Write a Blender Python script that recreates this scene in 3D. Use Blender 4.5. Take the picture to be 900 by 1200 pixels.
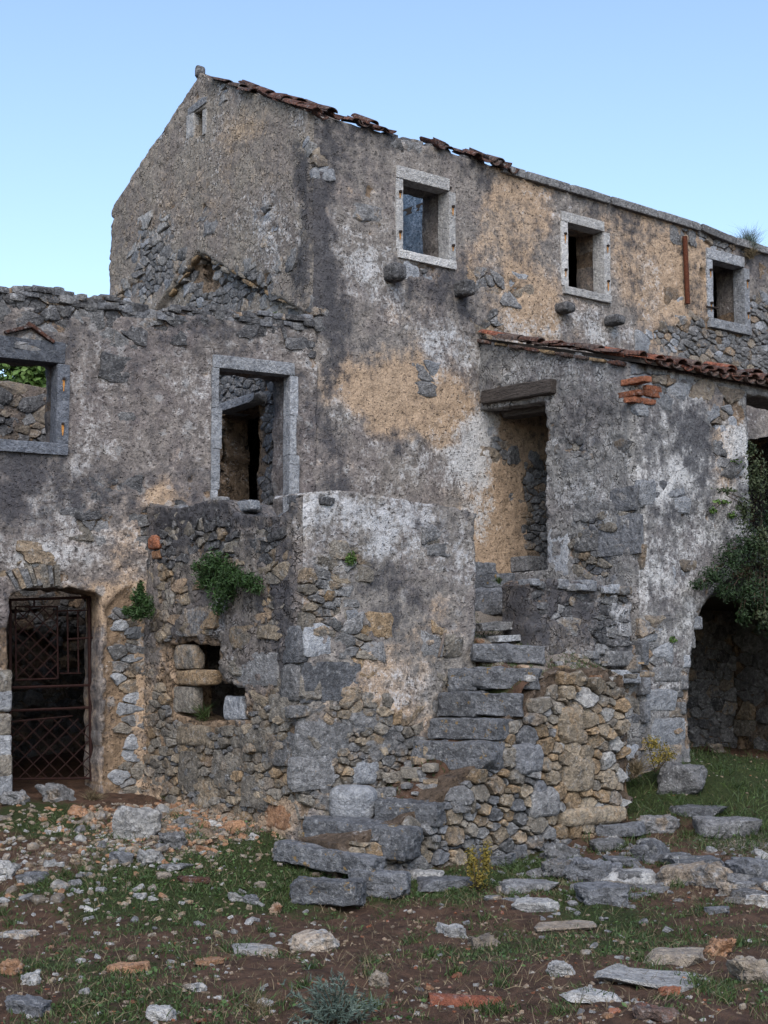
import bpy, bmesh, math, random, time
import numpy as np
from mathutils import Vector, Matrix, Euler
T0 = time.time()
for o in list(bpy.data.objects):
    bpy.data.objects.remove(o)
SC = bpy.context.scene
COL = SC.collection

# ------------------------------------------------------------------ camera, sky, sun, exposure
EYE = 1.75
FPX, HOR, CX, CY = 1837.0, 804.0, 450.0, 600.0          # focal length / horizon measured on the photograph
TILT = math.atan((HOR - CY) / FPX)
HEAD = math.radians(51.3)
cam = bpy.data.cameras.new('camera')
cam.sensor_fit = 'VERTICAL'; cam.sensor_height = 36.0; cam.lens = 36.0 * FPX / 1200.0
cam.clip_start = 0.1; cam.clip_end = 2000
camo = bpy.data.objects.new('camera', cam); COL.objects.link(camo)
camo.location = (0, 0, EYE)
camo.rotation_euler = (math.pi / 2 + TILT, 0, HEAD - math.pi / 2)
SC.camera = camo

SUN_EL, SUN_AZ = math.radians(45), math.radians(-126)     # soft light from the front right; azimuth measured from +X
w = bpy.data.worlds.new('World'); SC.world = w; w.use_nodes = True
nt = w.node_tree; bg = nt.nodes['Background']
sky = nt.nodes.new('ShaderNodeTexSky'); sky.sky_type = 'NISHITA'
sky.sun_disc = False; sky.sun_elevation = SUN_EL
sky.sun_rotation = math.pi / 2 - SUN_AZ
sky.altitude = 0; sky.air_density = 1.0; sky.dust_density = 1.6; sky.ozone_density = 1.2
nt.links.new(sky.outputs[0], bg.inputs[0]); bg.inputs[1].default_value = 0.15
sun = bpy.data.lights.new('sun', 'SUN'); sun.energy = 1.3; sun.angle = math.radians(45); sun.color = (1.0, 0.95, 0.88)
suno = bpy.data.objects.new('sun', sun); COL.objects.link(suno)
sd = Vector((math.cos(SUN_EL) * math.cos(SUN_AZ), math.cos(SUN_EL) * math.sin(SUN_AZ), math.sin(SUN_EL)))
suno.rotation_euler = sd.to_track_quat('Z', 'Y').to_euler(); suno.location = sd * 60
vs = SC.view_settings
vs.view_transform = 'Standard'; vs.look = 'None'; vs.exposure = 0.95; vs.gamma = 1.0; vs.use_curve_mapping = False
SC.cycles.max_bounces = 6; SC.cycles.diffuse_bounces = 4; SC.cycles.transparent_max_bounces = 8
SC.cycles.use_denoising = True

# ------------------------------------------------------------------ measuring: picture point -> point on a plane of the place
_fx = np.array([math.cos(HEAD), math.sin(HEAD), 0]); _rt = np.array([math.sin(HEAD), -math.cos(HEAD), 0]); _z = np.array([0, 0, 1.0])
_fw = math.cos(TILT) * _fx + math.sin(TILT) * _z; _up = -math.sin(TILT) * _fx + math.cos(TILT) * _z
ORG = np.array([0, 0, EYE])
def ray(u, v): return _fw + (u - CX) / FPX * _rt + (CY - v) / FPX * _up
def onpl(u, v, p, n):
    d = ray(u, v); n = np.asarray(n, float)
    return ORG + d * ((np.asarray(p, float) - ORG).dot(n) / d.dot(n))
def onY(u, v, Y): return onpl(u, v, (0, Y, 0), (0, 1, 0))
def onX(u, v, X): return onpl(u, v, (X, 0, 0), (1, 0, 0))
def onD(u, v, d): return ORG + ray(u, v) * d
def depth(P): return float((np.asarray(P) - ORG).dot(_fw))

# ------------------------------------------------------------------ noise
def _hash(ix, iy, iz, s):
    h = (ix * 374761393 + iy * 668265263 + iz * 2147483647 + s * 974634721) & 0xFFFFFFFF
    h = ((h ^ (h >> 13)) * 1274126177) & 0xFFFFFFFF
    h = ((h ^ (h >> 16)) * 2246822519) & 0xFFFFFFFF
    return ((h ^ (h >> 15)) & 0xFFFFFF) / float(0xFFFFFF)
def vnoise(x, y, z=0.0, s=0):
    x = np.asarray(x, float); y = np.asarray(y, float)
    ix = np.floor(x).astype(np.int64); iy = np.floor(y).astype(np.int64)
    fx, fy = x - ix, y - iy
    fx = fx * fx * (3 - 2 * fx); fy = fy * fy * (3 - 2 * fy)
    def plane(iz):
        a = _hash(ix, iy, iz, s); b = _hash(ix + 1, iy, iz, s); c = _hash(ix, iy + 1, iz, s); d = _hash(ix + 1, iy + 1, iz, s)
        a = a + (b - a) * fx; c = c + (d - c) * fx
        return a + (c - a) * fy
    if np.ndim(z) == 0: return plane(int(math.floor(z)))
    z = np.asarray(z, float); iz = np.floor(z).astype(np.int64); fz = z - iz; fz = fz * fz * (3 - 2 * fz)
    a = plane(iz); b = plane(iz + 1)
    return a + (b - a) * fz
def fbm(x, y, z=0.0, s=0, o=4, g=.5):
    r = 0; a = 1; t = 0
    for i in range(o):
        r = r + a * vnoise(x * 2 ** i, y * 2 ** i, z if np.ndim(z) == 0 else z * 2 ** i, s + i * 17); t += a; a *= g
    return r / t
def sstep(a, b, x):
    t = np.clip((x - a) / (b - a), 0, 1); return t * t * (3 - 2 * t)

# ------------------------------------------------------------------ object helpers
WL = {}
def tag(o, label=None, cat=None, group=None, kind=None):
    if label: o['label'] = label
    if cat: o['category'] = cat
    if group: o['group'] = group
    if kind: o['kind'] = kind
    return o
def empty(name, loc, label, cat, group=None):
    o = bpy.data.objects.new(name, None); COL.objects.link(o); o.location = loc
    o.empty_display_size = .2; WL[o.name] = np.array(loc, float)
    return tag(o, label, cat, group)
def link(name, me, parent, loc, rot=None, scale=None):
    o = bpy.data.objects.new(name, me); COL.objects.link(o)
    loc = np.asarray(loc, float); WL[o.name] = loc
    if parent is not None:
        o.parent = parent; o.location = loc - WL[parent.name]
    else:
        o.location = loc
    if rot is not None: o.rotation_euler = rot
    if scale is not None: o.scale = scale
    return o
def mesh(name, V, F, mat, smooth=True, sharp=None, attr=None):
    me = bpy.data.meshes.new(name)
    V = np.asarray(V, float)
    me.from_pydata(V.tolist(), [], F if isinstance(F, list) else F.tolist())
    if smooth and len(me.polygons): me.polygons.foreach_set('use_smooth', np.ones(len(me.polygons), dtype=bool))
    if sharp: me.set_sharp_from_angle(angle=math.radians(sharp))
    if attr is not None:
        a = me.color_attributes.new('m', 'FLOAT_COLOR', 'POINT')
        a.data.foreach_set('color', np.ascontiguousarray(attr, dtype=np.float32).ravel())
    if mat is not None: me.materials.append(mat)
    return me
def part(name, V, F, mat, parent, smooth=True, sharp=None, attr=None, centre=None):
    V = np.asarray(V, float)
    c = V.mean(0) if centre is None else np.asarray(centre, float)
    return link(name, mesh(name, V - c, F, mat, smooth, sharp, attr), parent, c)

# ------------------------------------------------------------------ materials
def nodes(name):
    m = bpy.data.materials.new(name); m.use_nodes = True
    n = m.node_tree.nodes; b = n['Principled BSDF']
    b.inputs['Roughness'].default_value = .95; b.inputs['Specular IOR Level'].default_value = .15
    return m, m.node_tree, b
class G:
    """tiny helper for node graphs"""
    def __init__(s, t): s.t = t; s.n = t.nodes; s.l = t.links
    def new(s, k, **kw):
        x = s.n.new(k)
        for a, v in kw.items(): setattr(x, a, v)
        return x
    def put(s, sock, v):
        if hasattr(v, 'is_output') or isinstance(v, bpy.types.NodeSocket): s.l.new(v, sock)
        elif isinstance(v, (tuple, list)): sock.default_value = (*v, 1.0)[:len(sock.default_value)] if len(v) == 3 and len(sock.default_value) == 4 else v
        else: sock.default_value = v
    def pos(s):
        return s.new('ShaderNodeNewGeometry').outputs['Position']
    def obj(s): return s.new('ShaderNodeTexCoord').outputs['Object']
    def map(s, vec, sc=(1, 1, 1), loc=(0, 0, 0)):
        m = s.new('ShaderNodeMapping'); s.l.new(vec, m.inputs[0]); m.inputs['Scale'].default_value = sc; m.inputs['Location'].default_value = loc
        return m.outputs[0]
    def noise(s, vec, scale, detail=6, rough=.6, dist=0):
        n = s.new('ShaderNodeTexNoise'); s.l.new(vec, n.inputs['Vector'])
        n.inputs['Scale'].default_value = scale; n.inputs['Detail'].default_value = detail
        n.inputs['Roughness'].default_value = rough; n.inputs['Distortion'].default_value = dist
        return n.outputs[0]
    def vor(s, vec, scale, feature='F1', rnd=1):
        n = s.new('ShaderNodeTexVoronoi', feature=feature); s.l.new(vec, n.inputs['Vector'])
        n.inputs['Scale'].default_value = scale; n.inputs['Randomness'].default_value = rnd
        return n.outputs['Distance']
    def m(s, op, a, b=0.0, c=0.0, clamp=False):
        n = s.new('ShaderNodeMath', operation=op, use_clamp=clamp)
        s.put(n.inputs[0], a); s.put(n.inputs[1], b); s.put(n.inputs[2], c)
        return n.outputs[0]
    def ss(s, lo, hi, v):
        n = s.new('ShaderNodeMapRange', interpolation_type='SMOOTHSTEP')
        s.put(n.inputs['Value'], v); n.inputs['From Min'].default_value = lo; n.inputs['From Max'].default_value = hi
        return n.outputs[0]
    def mix(s, f, a, b, mode='MIX'):
        n = s.new('ShaderNodeMix', data_type='RGBA', blend_type=mode)
        s.put(n.inputs[0], f); s.put(n.inputs[6], a); s.put(n.inputs[7], b)
        return n.outputs[2]
    def ramp(s, v, stops):
        n = s.new('ShaderNodeValToRGB'); s.l.new(v, n.inputs[0]); e = n.color_ramp.elements
        while len(e) < len(stops): e.new(.5)
        for k, (p, c) in enumerate(stops): e[k].position = p; e[k].color = (*c, 1)
        return n.outputs[0]
    def bump(s, h, strength, dist, b, prev=None):
        n = s.new('ShaderNodeBump'); s.l.new(h, n.inputs['Height'])
        n.inputs['Strength'].default_value = strength; n.inputs['Distance'].default_value = dist
        if prev is not None: s.l.new(prev, n.inputs['Normal'])
        if b is not None: s.l.new(n.outputs[0], b.inputs['Normal'])
        return n.outputs[0]
    def sep(s, c):
        n = s.new('ShaderNodeSeparateColor'); s.l.new(c, n.inputs[0]); return n.outputs

def wall_material(name, base=((.125, .115, .109), (.262, .238, .217)), ochre=(.39, .285, .195), dark=(.034, .035, .041), pale=(.44, .45, .465),
                  bed=(.19, .135, .09), joints=0.0, discs=0.0, mauve=(.125, .105, .112)):
    m, t, b = nodes(name); g = G(t); P = g.pos()
    at = g.new('ShaderNodeVertexColor', layer_name='m'); r = g.sep(at.outputs['Color']); pl, oc, dk = r[0], r[1], r[2]; wh = at.outputs['Alpha']
    nz = g.noise(P, 1.15, 3, .6); ny = g.noise(g.map(P, (1, 1, 1), (21, 4, 9)), 1.7, 3, .6)
    n2 = g.noise(P, 6.5, 4, .66); n3 = g.noise(P, 27, 3, .72); n4 = g.noise(P, 85, 2, .7)
    n6 = g.noise(g.map(P, (1, 1, .75), (11, 5, 2)), 13, 4, .72)
    def dev(n, k): return g.m('MULTIPLY_ADD', n, k, -k / 2)
    def add(*a):
        x = a[0]
        for y in a[1:]: x = g.m('ADD', x, y)
        return x
    c = g.mix(g.ss(.36, .64, add(g.m('MULTIPLY', n2, .4), g.m('MULTIPLY', n3, .6))), base[0], base[1])
    c = g.mix(g.m('MULTIPLY', g.ss(.42, .62, add(ny, dev(n6, .4))), .32), c, g.mix(n3, tuple(x * .6 for x in mauve), tuple(x * 1.35 for x in mauve)))
    # warm limewash left on the plaster
    fo = add(oc, dev(ny, .9), dev(n2, .75), dev(n3, .6))
    oc2 = g.mix(g.ss(.3, .7, add(g.m('MULTIPLY', n2, .5), g.m('MULTIPLY', n3, .5))), tuple(x * .66 for x in ochre), tuple(x * 1.18 for x in ochre))
    c = g.mix(g.m('MULTIPLY', g.ss(.30, .72, fo), .86), c, oc2)
    # bare bedding mortar between stones
    bd = g.mix(g.ss(.3, .7, n6), tuple(x * .5 for x in bed), tuple(x * 1.3 for x in bed))
    fb = g.m('SUBTRACT', 1.0, g.ss(.35, .65, add(pl, dev(n3, .5))))
    c = g.mix(g.m('MULTIPLY', fb, .85), c, bd)
    # pale lichen and efflorescence
    fw_ = add(wh, dev(nz, 1.5), dev(n2, .9), dev(n6, 1.0), dev(n3, 1.2))
    c = g.mix(g.m('MULTIPLY', g.ss(.32, .85, fw_), .88), c, g.mix(n4, tuple(x * .75 for x in pale), tuple(x * 1.25 for x in pale)))
    if discs:
        dv = g.vor(P, 4.6)
        fd_ = g.m('MULTIPLY', g.ss(.30, .20, add(dv, dev(n6, .30))), g.ss(.44, .56, n2))
        c = g.mix(g.m('MULTIPLY', fd_, discs), c, tuple(x * .62 for x in pale))
    # black crust
    n5 = g.noise(g.map(P, (1, 1, .55), (7, 3, 1)), 9, 4, .74)
    fd = add(dk, dev(nz, -1.5), dev(n2, -.9), dev(n5, 1.3), dev(n3, 1.0))
    c = g.mix(g.m('MULTIPLY', g.ss(.26, .82, fd), .86), c, g.mix(n3, tuple(x * .6 for x in dark), tuple(x * 2.0 for x in dark)))
    # pits and crumbs
    pit = g.ss(.60, .70, g.noise(g.map(P, (1, 1, 1.4), (3, 9, 4)), 24, 2, .7))
    c = g.mix(g.m('MULTIPLY', pit, .55), c, tuple(x * .42 for x in base[0]))
    hgt = g.m('SUBTRACT', g.m('MULTIPLY', n3, .8), g.m('MULTIPLY', pit, .8))
    if joints:
        vj = g.vor(g.map(add_vec(g, P, 7.0, .16), (1, 1, 1.6)), 7.0, 'DISTANCE_TO_EDGE')
        jt = g.m('MULTIPLY', g.ss(.07, .0, vj), g.ss(.46, .60, add(n2, dev(n3, .3))))
        c = g.mix(g.m('MULTIPLY', jt, joints), c, (.028, .024, .022)); hgt = g.m('SUBTRACT', hgt, g.m('MULTIPLY', jt, 1.3))
    c = g.mix(1.0, c, g.ramp(n4, ((.25, (.7, .7, .7)), (.75, (1.28, 1.28, 1.28)))), 'MULTIPLY')
    g.l.new(c, b.inputs['Base Color'])
    g.bump(hgt, 1.0, .026, b)
    return m
def add_vec(g, v, scale, k):
    """position wobbled by a noise vector, so that cells lose their straight sides"""
    n = g.new('ShaderNodeTexNoise'); g.l.new(v, n.inputs['Vector']); n.inputs['Scale'].default_value = scale; n.inputs['Detail'].default_value = 2
    x = g.new('ShaderNodeVectorMath', operation='MULTIPLY_ADD'); g.l.new(n.outputs['Color'], x.inputs[0])
    x.inputs[1].default_value = (k * 2,) * 3; g.l.new(v, x.inputs[2]); return x.outputs[0]

def stone_material(name, lo, hi, warm=None, warmth=.35, lichen=.5, orange=0.0, dark=.55, red=0.0):
    m, t, b = nodes(name); g = G(t); P = g.pos()
    oi = g.new('ShaderNodeObjectInfo').outputs['Random']
    n2 = g.noise(P, 7, 3, .65); n3 = g.noise(P, 22, 4, .74); n4 = g.noise(P, 85, 2, .7)
    c = g.mix(g.ss(.36, .64, g.m('ADD', g.m('MULTIPLY', n2, .4), g.m('MULTIPLY', n3, .6))), lo, hi)
    v = g.m('MULTIPLY_ADD', oi, .55, .72)
    if warm:
        fwm = g.m('MULTIPLY_ADD', g.m('FRACT', g.m('MULTIPLY', oi, 7.13)), 1.0, g.m('MULTIPLY_ADD', n2, 1.4, -.7))
        c = g.mix(g.m('MULTIPLY', g.ss(1 - warmth, 1.25 - warmth, fwm), .8), c, g.mix(g.ss(.35, .65, n3), tuple(x * .55 for x in warm), warm))
    hs = g.new('ShaderNodeHueSaturation'); g.l.new(c, hs.inputs['Color']); g.l.new(v, hs.inputs['Value']); c = hs.outputs[0]
    c = g.mix(g.m('MULTIPLY', g.ss(.47, .66, g.noise(P, 9, 5, .8)), dark), c, (.03, .031, .035))
    c = g.mix(g.m('MULTIPLY', g.ss(.54, .66, g.noise(g.map(P, (1, 1, 1), (5, 2, 8)), 20, 4, .72)), lichen), c, (.42, .43, .44))
    if orange:
        c = g.mix(g.m('MULTIPLY', g.ss(.60, .68, g.noise(g.map(P, (1, 1, 1), (1, 12, 3)), 11, 4, .7)), orange), c, (.24, .15, .04))
    crk = g.ss(.035, .0, g.vor(g.map(P, (1, 1, 1.6), (2, 2, 2)), 6.5, 'DISTANCE_TO_EDGE'))
    crk = g.m('MULTIPLY', crk, g.ss(.5, .62, n2))
    c = g.mix(g.m('MULTIPLY', crk, .6), c, (.025, .025, .027))
    g.l.new(c, b.inputs['Base Color'])
    g.bump(n3, 1.0, .06, b)
    return m

M = {}
M['house'] = wall_material('weathered_render')
M['gable'] = wall_material('stony_render', base=((.165, .148, .13), (.30, .268, .228)), joints=.36, ochre=(.38, .29, .20))
M['house_scar'] = stone_material('scar_mortar', (.16, .115, .07), (.34, .24, .14), lichen=.15, dark=.5)
M['wing'] = wall_material('dark_weathered_render', base=((.10, .09, .087), (.23, .206, .19)), pale=(.39, .39, .395), discs=.7)
M['terrace'] = wall_material('grey_weathered_render', base=((.125, .117, .112), (.265, .244, .222)), pale=(.41, .42, .44), discs=.45)
M['terraceside'] = wall_material('stony_dark_render', base=((.095, .087, .082), (.21, .187, .166)), pale=(.33, .34, .36), joints=.7)
M['porchside'] = wall_material('stony_grey_render', base=((.135, .134, .134), (.275, .27, .262)), pale=(.40, .41, .425), joints=.45)
M['porch'] = wall_material('pale_weathered_render', base=((.11, .11, .112), (.23, .225, .22)), pale=(.46, .465, .47))
M['inner'] = wall_material('inner_rubble', base=((.10, .085, .07), (.20, .165, .135)), joints=.7)
M['soilwall'] = wall_material('stair_bedding', base=((.05, .04, .033), (.12, .095, .075)), ochre=(.16, .115, .075), bed=(.075, .055, .04))
M['blue'] = wall_material('blue_limewash', base=((.055, .085, .125), (.11, .16, .22)), ochre=(.07, .10, .14), pale=(.2, .25, .32), mauve=(.07, .10, .14))
M['grey'] = stone_material('grey_limestone', (.11, .111, .114), (.255, .256, .262), warm=(.30, .235, .17), warmth=.2, lichen=.5)
M['mixst'] = stone_material('mixed_wall_stone', (.125, .114, .10), (.28, .255, .218), warm=(.33, .25, .17), warmth=.36, lichen=.35, dark=.5)
M['tanst'] = stone_material('tan_wall_stone', (.15, .127, .098), (.36, .30, .225), warm=(.37, .26, .155), warmth=.45, lichen=.3, dark=.45)
M['bluegrey'] = stone_material('blue_grey_limestone', (.088, .092, .10), (.195, .203, .222), lichen=.35, orange=.0, dark=.5)
M['step'] = stone_material('step_limestone', (.078, .082, .09), (.18, .188, .205), lichen=.38, orange=.75, dark=.6)
M['warm'] = stone_material('warm_limestone', (.15, .13, .115), (.30, .255, .20), warm=(.33, .24, .165), warmth=.42, lichen=.3, dark=.4)
M['darkst'] = stone_material('black_crusted_limestone', (.045, .046, .05), (.15, .15, .155), lichen=.4, dark=.75)
M['white'] = stone_material('dressed_white_limestone', (.36, .36, .362), (.60, .595, .585), lichen=.12, dark=.24)
M['frame'] = stone_material('dressed_grey_limestone', (.20, .215, .24), (.36, .375, .40), lichen=.4, dark=.45)
M['framedk'] = stone_material('dressed_dark_limestone', (.075, .083, .10), (.16, .175, .205), lichen=.15, dark=.35)
M['palerock'] = stone_material('pale_field_stone', (.20, .20, .20), (.43, .425, .415), warm=(.38, .30, .22), warmth=.3, lichen=.3, dark=.45)
M['orange'] = stone_material('orange_rubble', (.22, .115, .065), (.40, .24, .145), warm=(.42, .33, .25), warmth=.4, lichen=.2, dark=.3)
M['brick'] = stone_material('old_brick', (.19, .075, .042), (.34, .14, .08), lichen=.25, dark=.5)
M['tile'] = stone_material('terracotta_tile', (.06, .032, .025), (.165, .08, .058), warm=(.15, .115, .10), warmth=.5, lichen=.3, dark=.85)
M['tilered'] = stone_material('broken_red_tile', (.16, .055, .034), (.29, .11, .066), lichen=.2, dark=.5)
def plain(name, lo, hi, scale=20, stretch=(1, 1, 1), rough=.9, bump=.6, dist=.01, spec=.15):
    m, t, b = nodes(name); g = G(t); P = g.obj()
    n = g.noise(g.map(P, stretch), scale, 6, .7); n2 = g.noise(g.map(P, stretch), scale * 4, 4, .6)
    g.l.new(g.mix(g.ss(.3, .7, g.m('ADD', g.m('MULTIPLY', n, .6), g.m('MULTIPLY', n2, .4))), lo, hi), b.inputs['Base Color'])
    g.bump(n, bump, dist, b); b.inputs['Roughness'].default_value = rough; b.inputs['Specular IOR Level'].default_value = spec
    return m
M['wood'] = plain('weathered_oak', (.010, .009, .009), (.115, .10, .092), 5, (14, 1, 16), bump=1.0, dist=.03)
M['woodb'] = plain('grey_boards', (.06, .05, .045), (.17, .14, .12), 9, (14, 14, 1))
M['rust'] = plain('rusted_iron', (.04, .014, .009), (.115, .040, .022), 30)
M['gate'] = plain('rusted_gate_iron', (.008, .005, .005), (.032, .013, .011), 30)
M['iron'] = plain('black_iron', (.012, .010, .010), (.04, .03, .025), 30)
M['stain'] = plain('rust_stain', (.30, .12, .03), (.48, .25, .08), 25)
M['darkwood'] = plain('dark_boards', (.02, .017, .015), (.05, .042, .036), 8, (1, 8, 8))
def leaf_material(name, a, b_):
    m, t, b = nodes(name); g = G(t)
    at = g.new('ShaderNodeVertexColor', layer_name='m'); r = g.sep(at.outputs['Color'])
    c = g.mix(r[0], a, b_)
    g.l.new(c, b.inputs['Base Color']); b.inputs['Roughness'].default_value = .6; b.inputs['Specular IOR Level'].default_value = .3
    return m
M['ivy'] = leaf_material('dark_evergreen_leaf', (.007, .017, .006), (.022, .046, .014))
M['fern'] = leaf_material('fern_leaf', (.010, .026, .007), (.036, .078, .02))
M['vine'] = leaf_material('dull_vine_leaf', (.016, .026, .011), (.055, .072, .032))
M['olive'] = leaf_material('olive_leaf', (.05, .065, .03), (.13, .14, .07))
M['green'] = leaf_material('fresh_leaf', (.03, .07, .012), (.10, .17, .04))
M['yellow'] = leaf_material('yellow_green_leaf', (.06, .055, .012), (.24, .18, .03))
M['lav'] = leaf_material('grey_green_leaf', (.035, .055, .045), (.11, .15, .125))
M['grass'] = leaf_material('grass_blade', (.016, .032, .009), (.052, .082, .022))
M['weed'] = leaf_material('weed_leaf', (.02, .045, .012), (.06, .11, .03))
M['dry'] = leaf_material('dry_grass', (.06, .045, .025), (.19, .15, .09))
M['twig'] = plain('twig_bark', (.03, .022, .016), (.09, .07, .05), 30)
def ground_material():
    m, t, b = nodes('earth_and_turf'); g = G(t); P = g.pos()
    at = g.new('ShaderNodeVertexColor', layer_name='m'); r = g.sep(at.outputs['Color'])
    n1 = g.noise(P, 1.6, 5, .6); n2 = g.noise(P, 7, 6, .7); n3 = g.noise(P, 34, 6, .75); n4 = g.noise(P, 120, 4, .7)
    soil = g.mix(g.ss(.3, .7, n2), (.036, .022, .016), (.105, .062, .042))
    soil = g.mix(g.m('MULTIPLY', g.ss(.55, .72, n3), .7), soil, (.13, .095, .07))
    turf = g.mix(g.ss(.3, .7, n3), (.013, .021, .007), (.042, .054, .018))
    fg = g.ss(.42, .62, g.m('ADD', r[0], g.m('ADD', g.m('MULTIPLY_ADD', n2, .7, -.35), g.m('MULTIPLY_ADD', n3, .6, -.3))))
    c = g.mix(fg, soil, turf)
    grav = g.mix(g.ss(.35, .65, n4), (.10, .085, .07), (.30, .27, .24))
    fv = g.ss(.45, .7, g.m('ADD', r[1], g.m('ADD', g.m('MULTIPLY_ADD', n2, .8, -.4), g.m('MULTIPLY_ADD', n3, .9, -.45))))
    c = g.mix(fv, c, grav)
    g.l.new(c, b.inputs['Base Color'])
    g.bump(g.m('ADD', g.m('MULTIPLY', n3, .8), g.m('MULTIPLY', n4, .5)), .9, .03, b)
    return m
M['ground'] = ground_material()

# ------------------------------------------------------------------ geometry builders
def rough(poly, amp, step, seed=0, keep=()):
    """subdivide a polygon outline and wobble it; edges whose index is in keep stay straight"""
    rs = np.random.RandomState(seed); out = []
    n = len(poly)
    for i in range(n):
        a = np.array(poly[i], float); b_ = np.array(poly[(i + 1) % n], float)
        L = np.linalg.norm(b_ - a); k = max(1, int(round(L / step))); out.append(a)
        if i in keep: continue
        t = (b_ - a) / max(L, 1e-6); nn = np.array([-t[1], t[0]])
        for j in range(1, k): out.append(a + (b_ - a) * (j + rs.uniform(-.3, .3)) / k + nn * rs.uniform(-amp, amp))
    return np.array(out)
def inside(poly, x, y):
    r = np.zeros(x.shape, bool); n = len(poly); j = n - 1
    for i in range(n):
        xi, yi = poly[i]; xj, yj = poly[j]
        c = ((yi > y) != (yj > y)) & (x < (xj - xi) * (y - yi) / (yj - yi + 1e-12) + xi)
        r ^= c; j = i
    return r
def inside_grid(poly, xs, ys):
    """point-in-polygon for a whole grid, by scan lines"""
    r = np.zeros((len(xs), len(ys)), bool); n = len(poly)
    for i in range(n):
        xi, yi = poly[i]; xj, yj = poly[i - 1]
        j = np.nonzero((yi > ys) != (yj > ys))[0]
        if len(j) == 0: continue
        xc = (xj - xi) * (ys[j] - yi) / (yj - yi + 1e-12) + xi
        r[:, j] ^= xs[:, None] < xc[None]
    return r
def project(polys, P):
    best = np.full(len(P), 1e9); Q = P.copy()
    for poly in polys:
        A = np.asarray(poly, float); B = np.roll(A, -1, 0)
        for a, b_ in zip(A, B):
            d = b_ - a; L = d.dot(d) + 1e-12
            t = np.clip(((P - a) @ d) / L, 0, 1); q = a + t[:, None] * d
            e = ((P - q) ** 2).sum(1); k = e < best
            best[k] = e[k]; Q[k] = q[k]
    return Q, np.sqrt(best)

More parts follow.
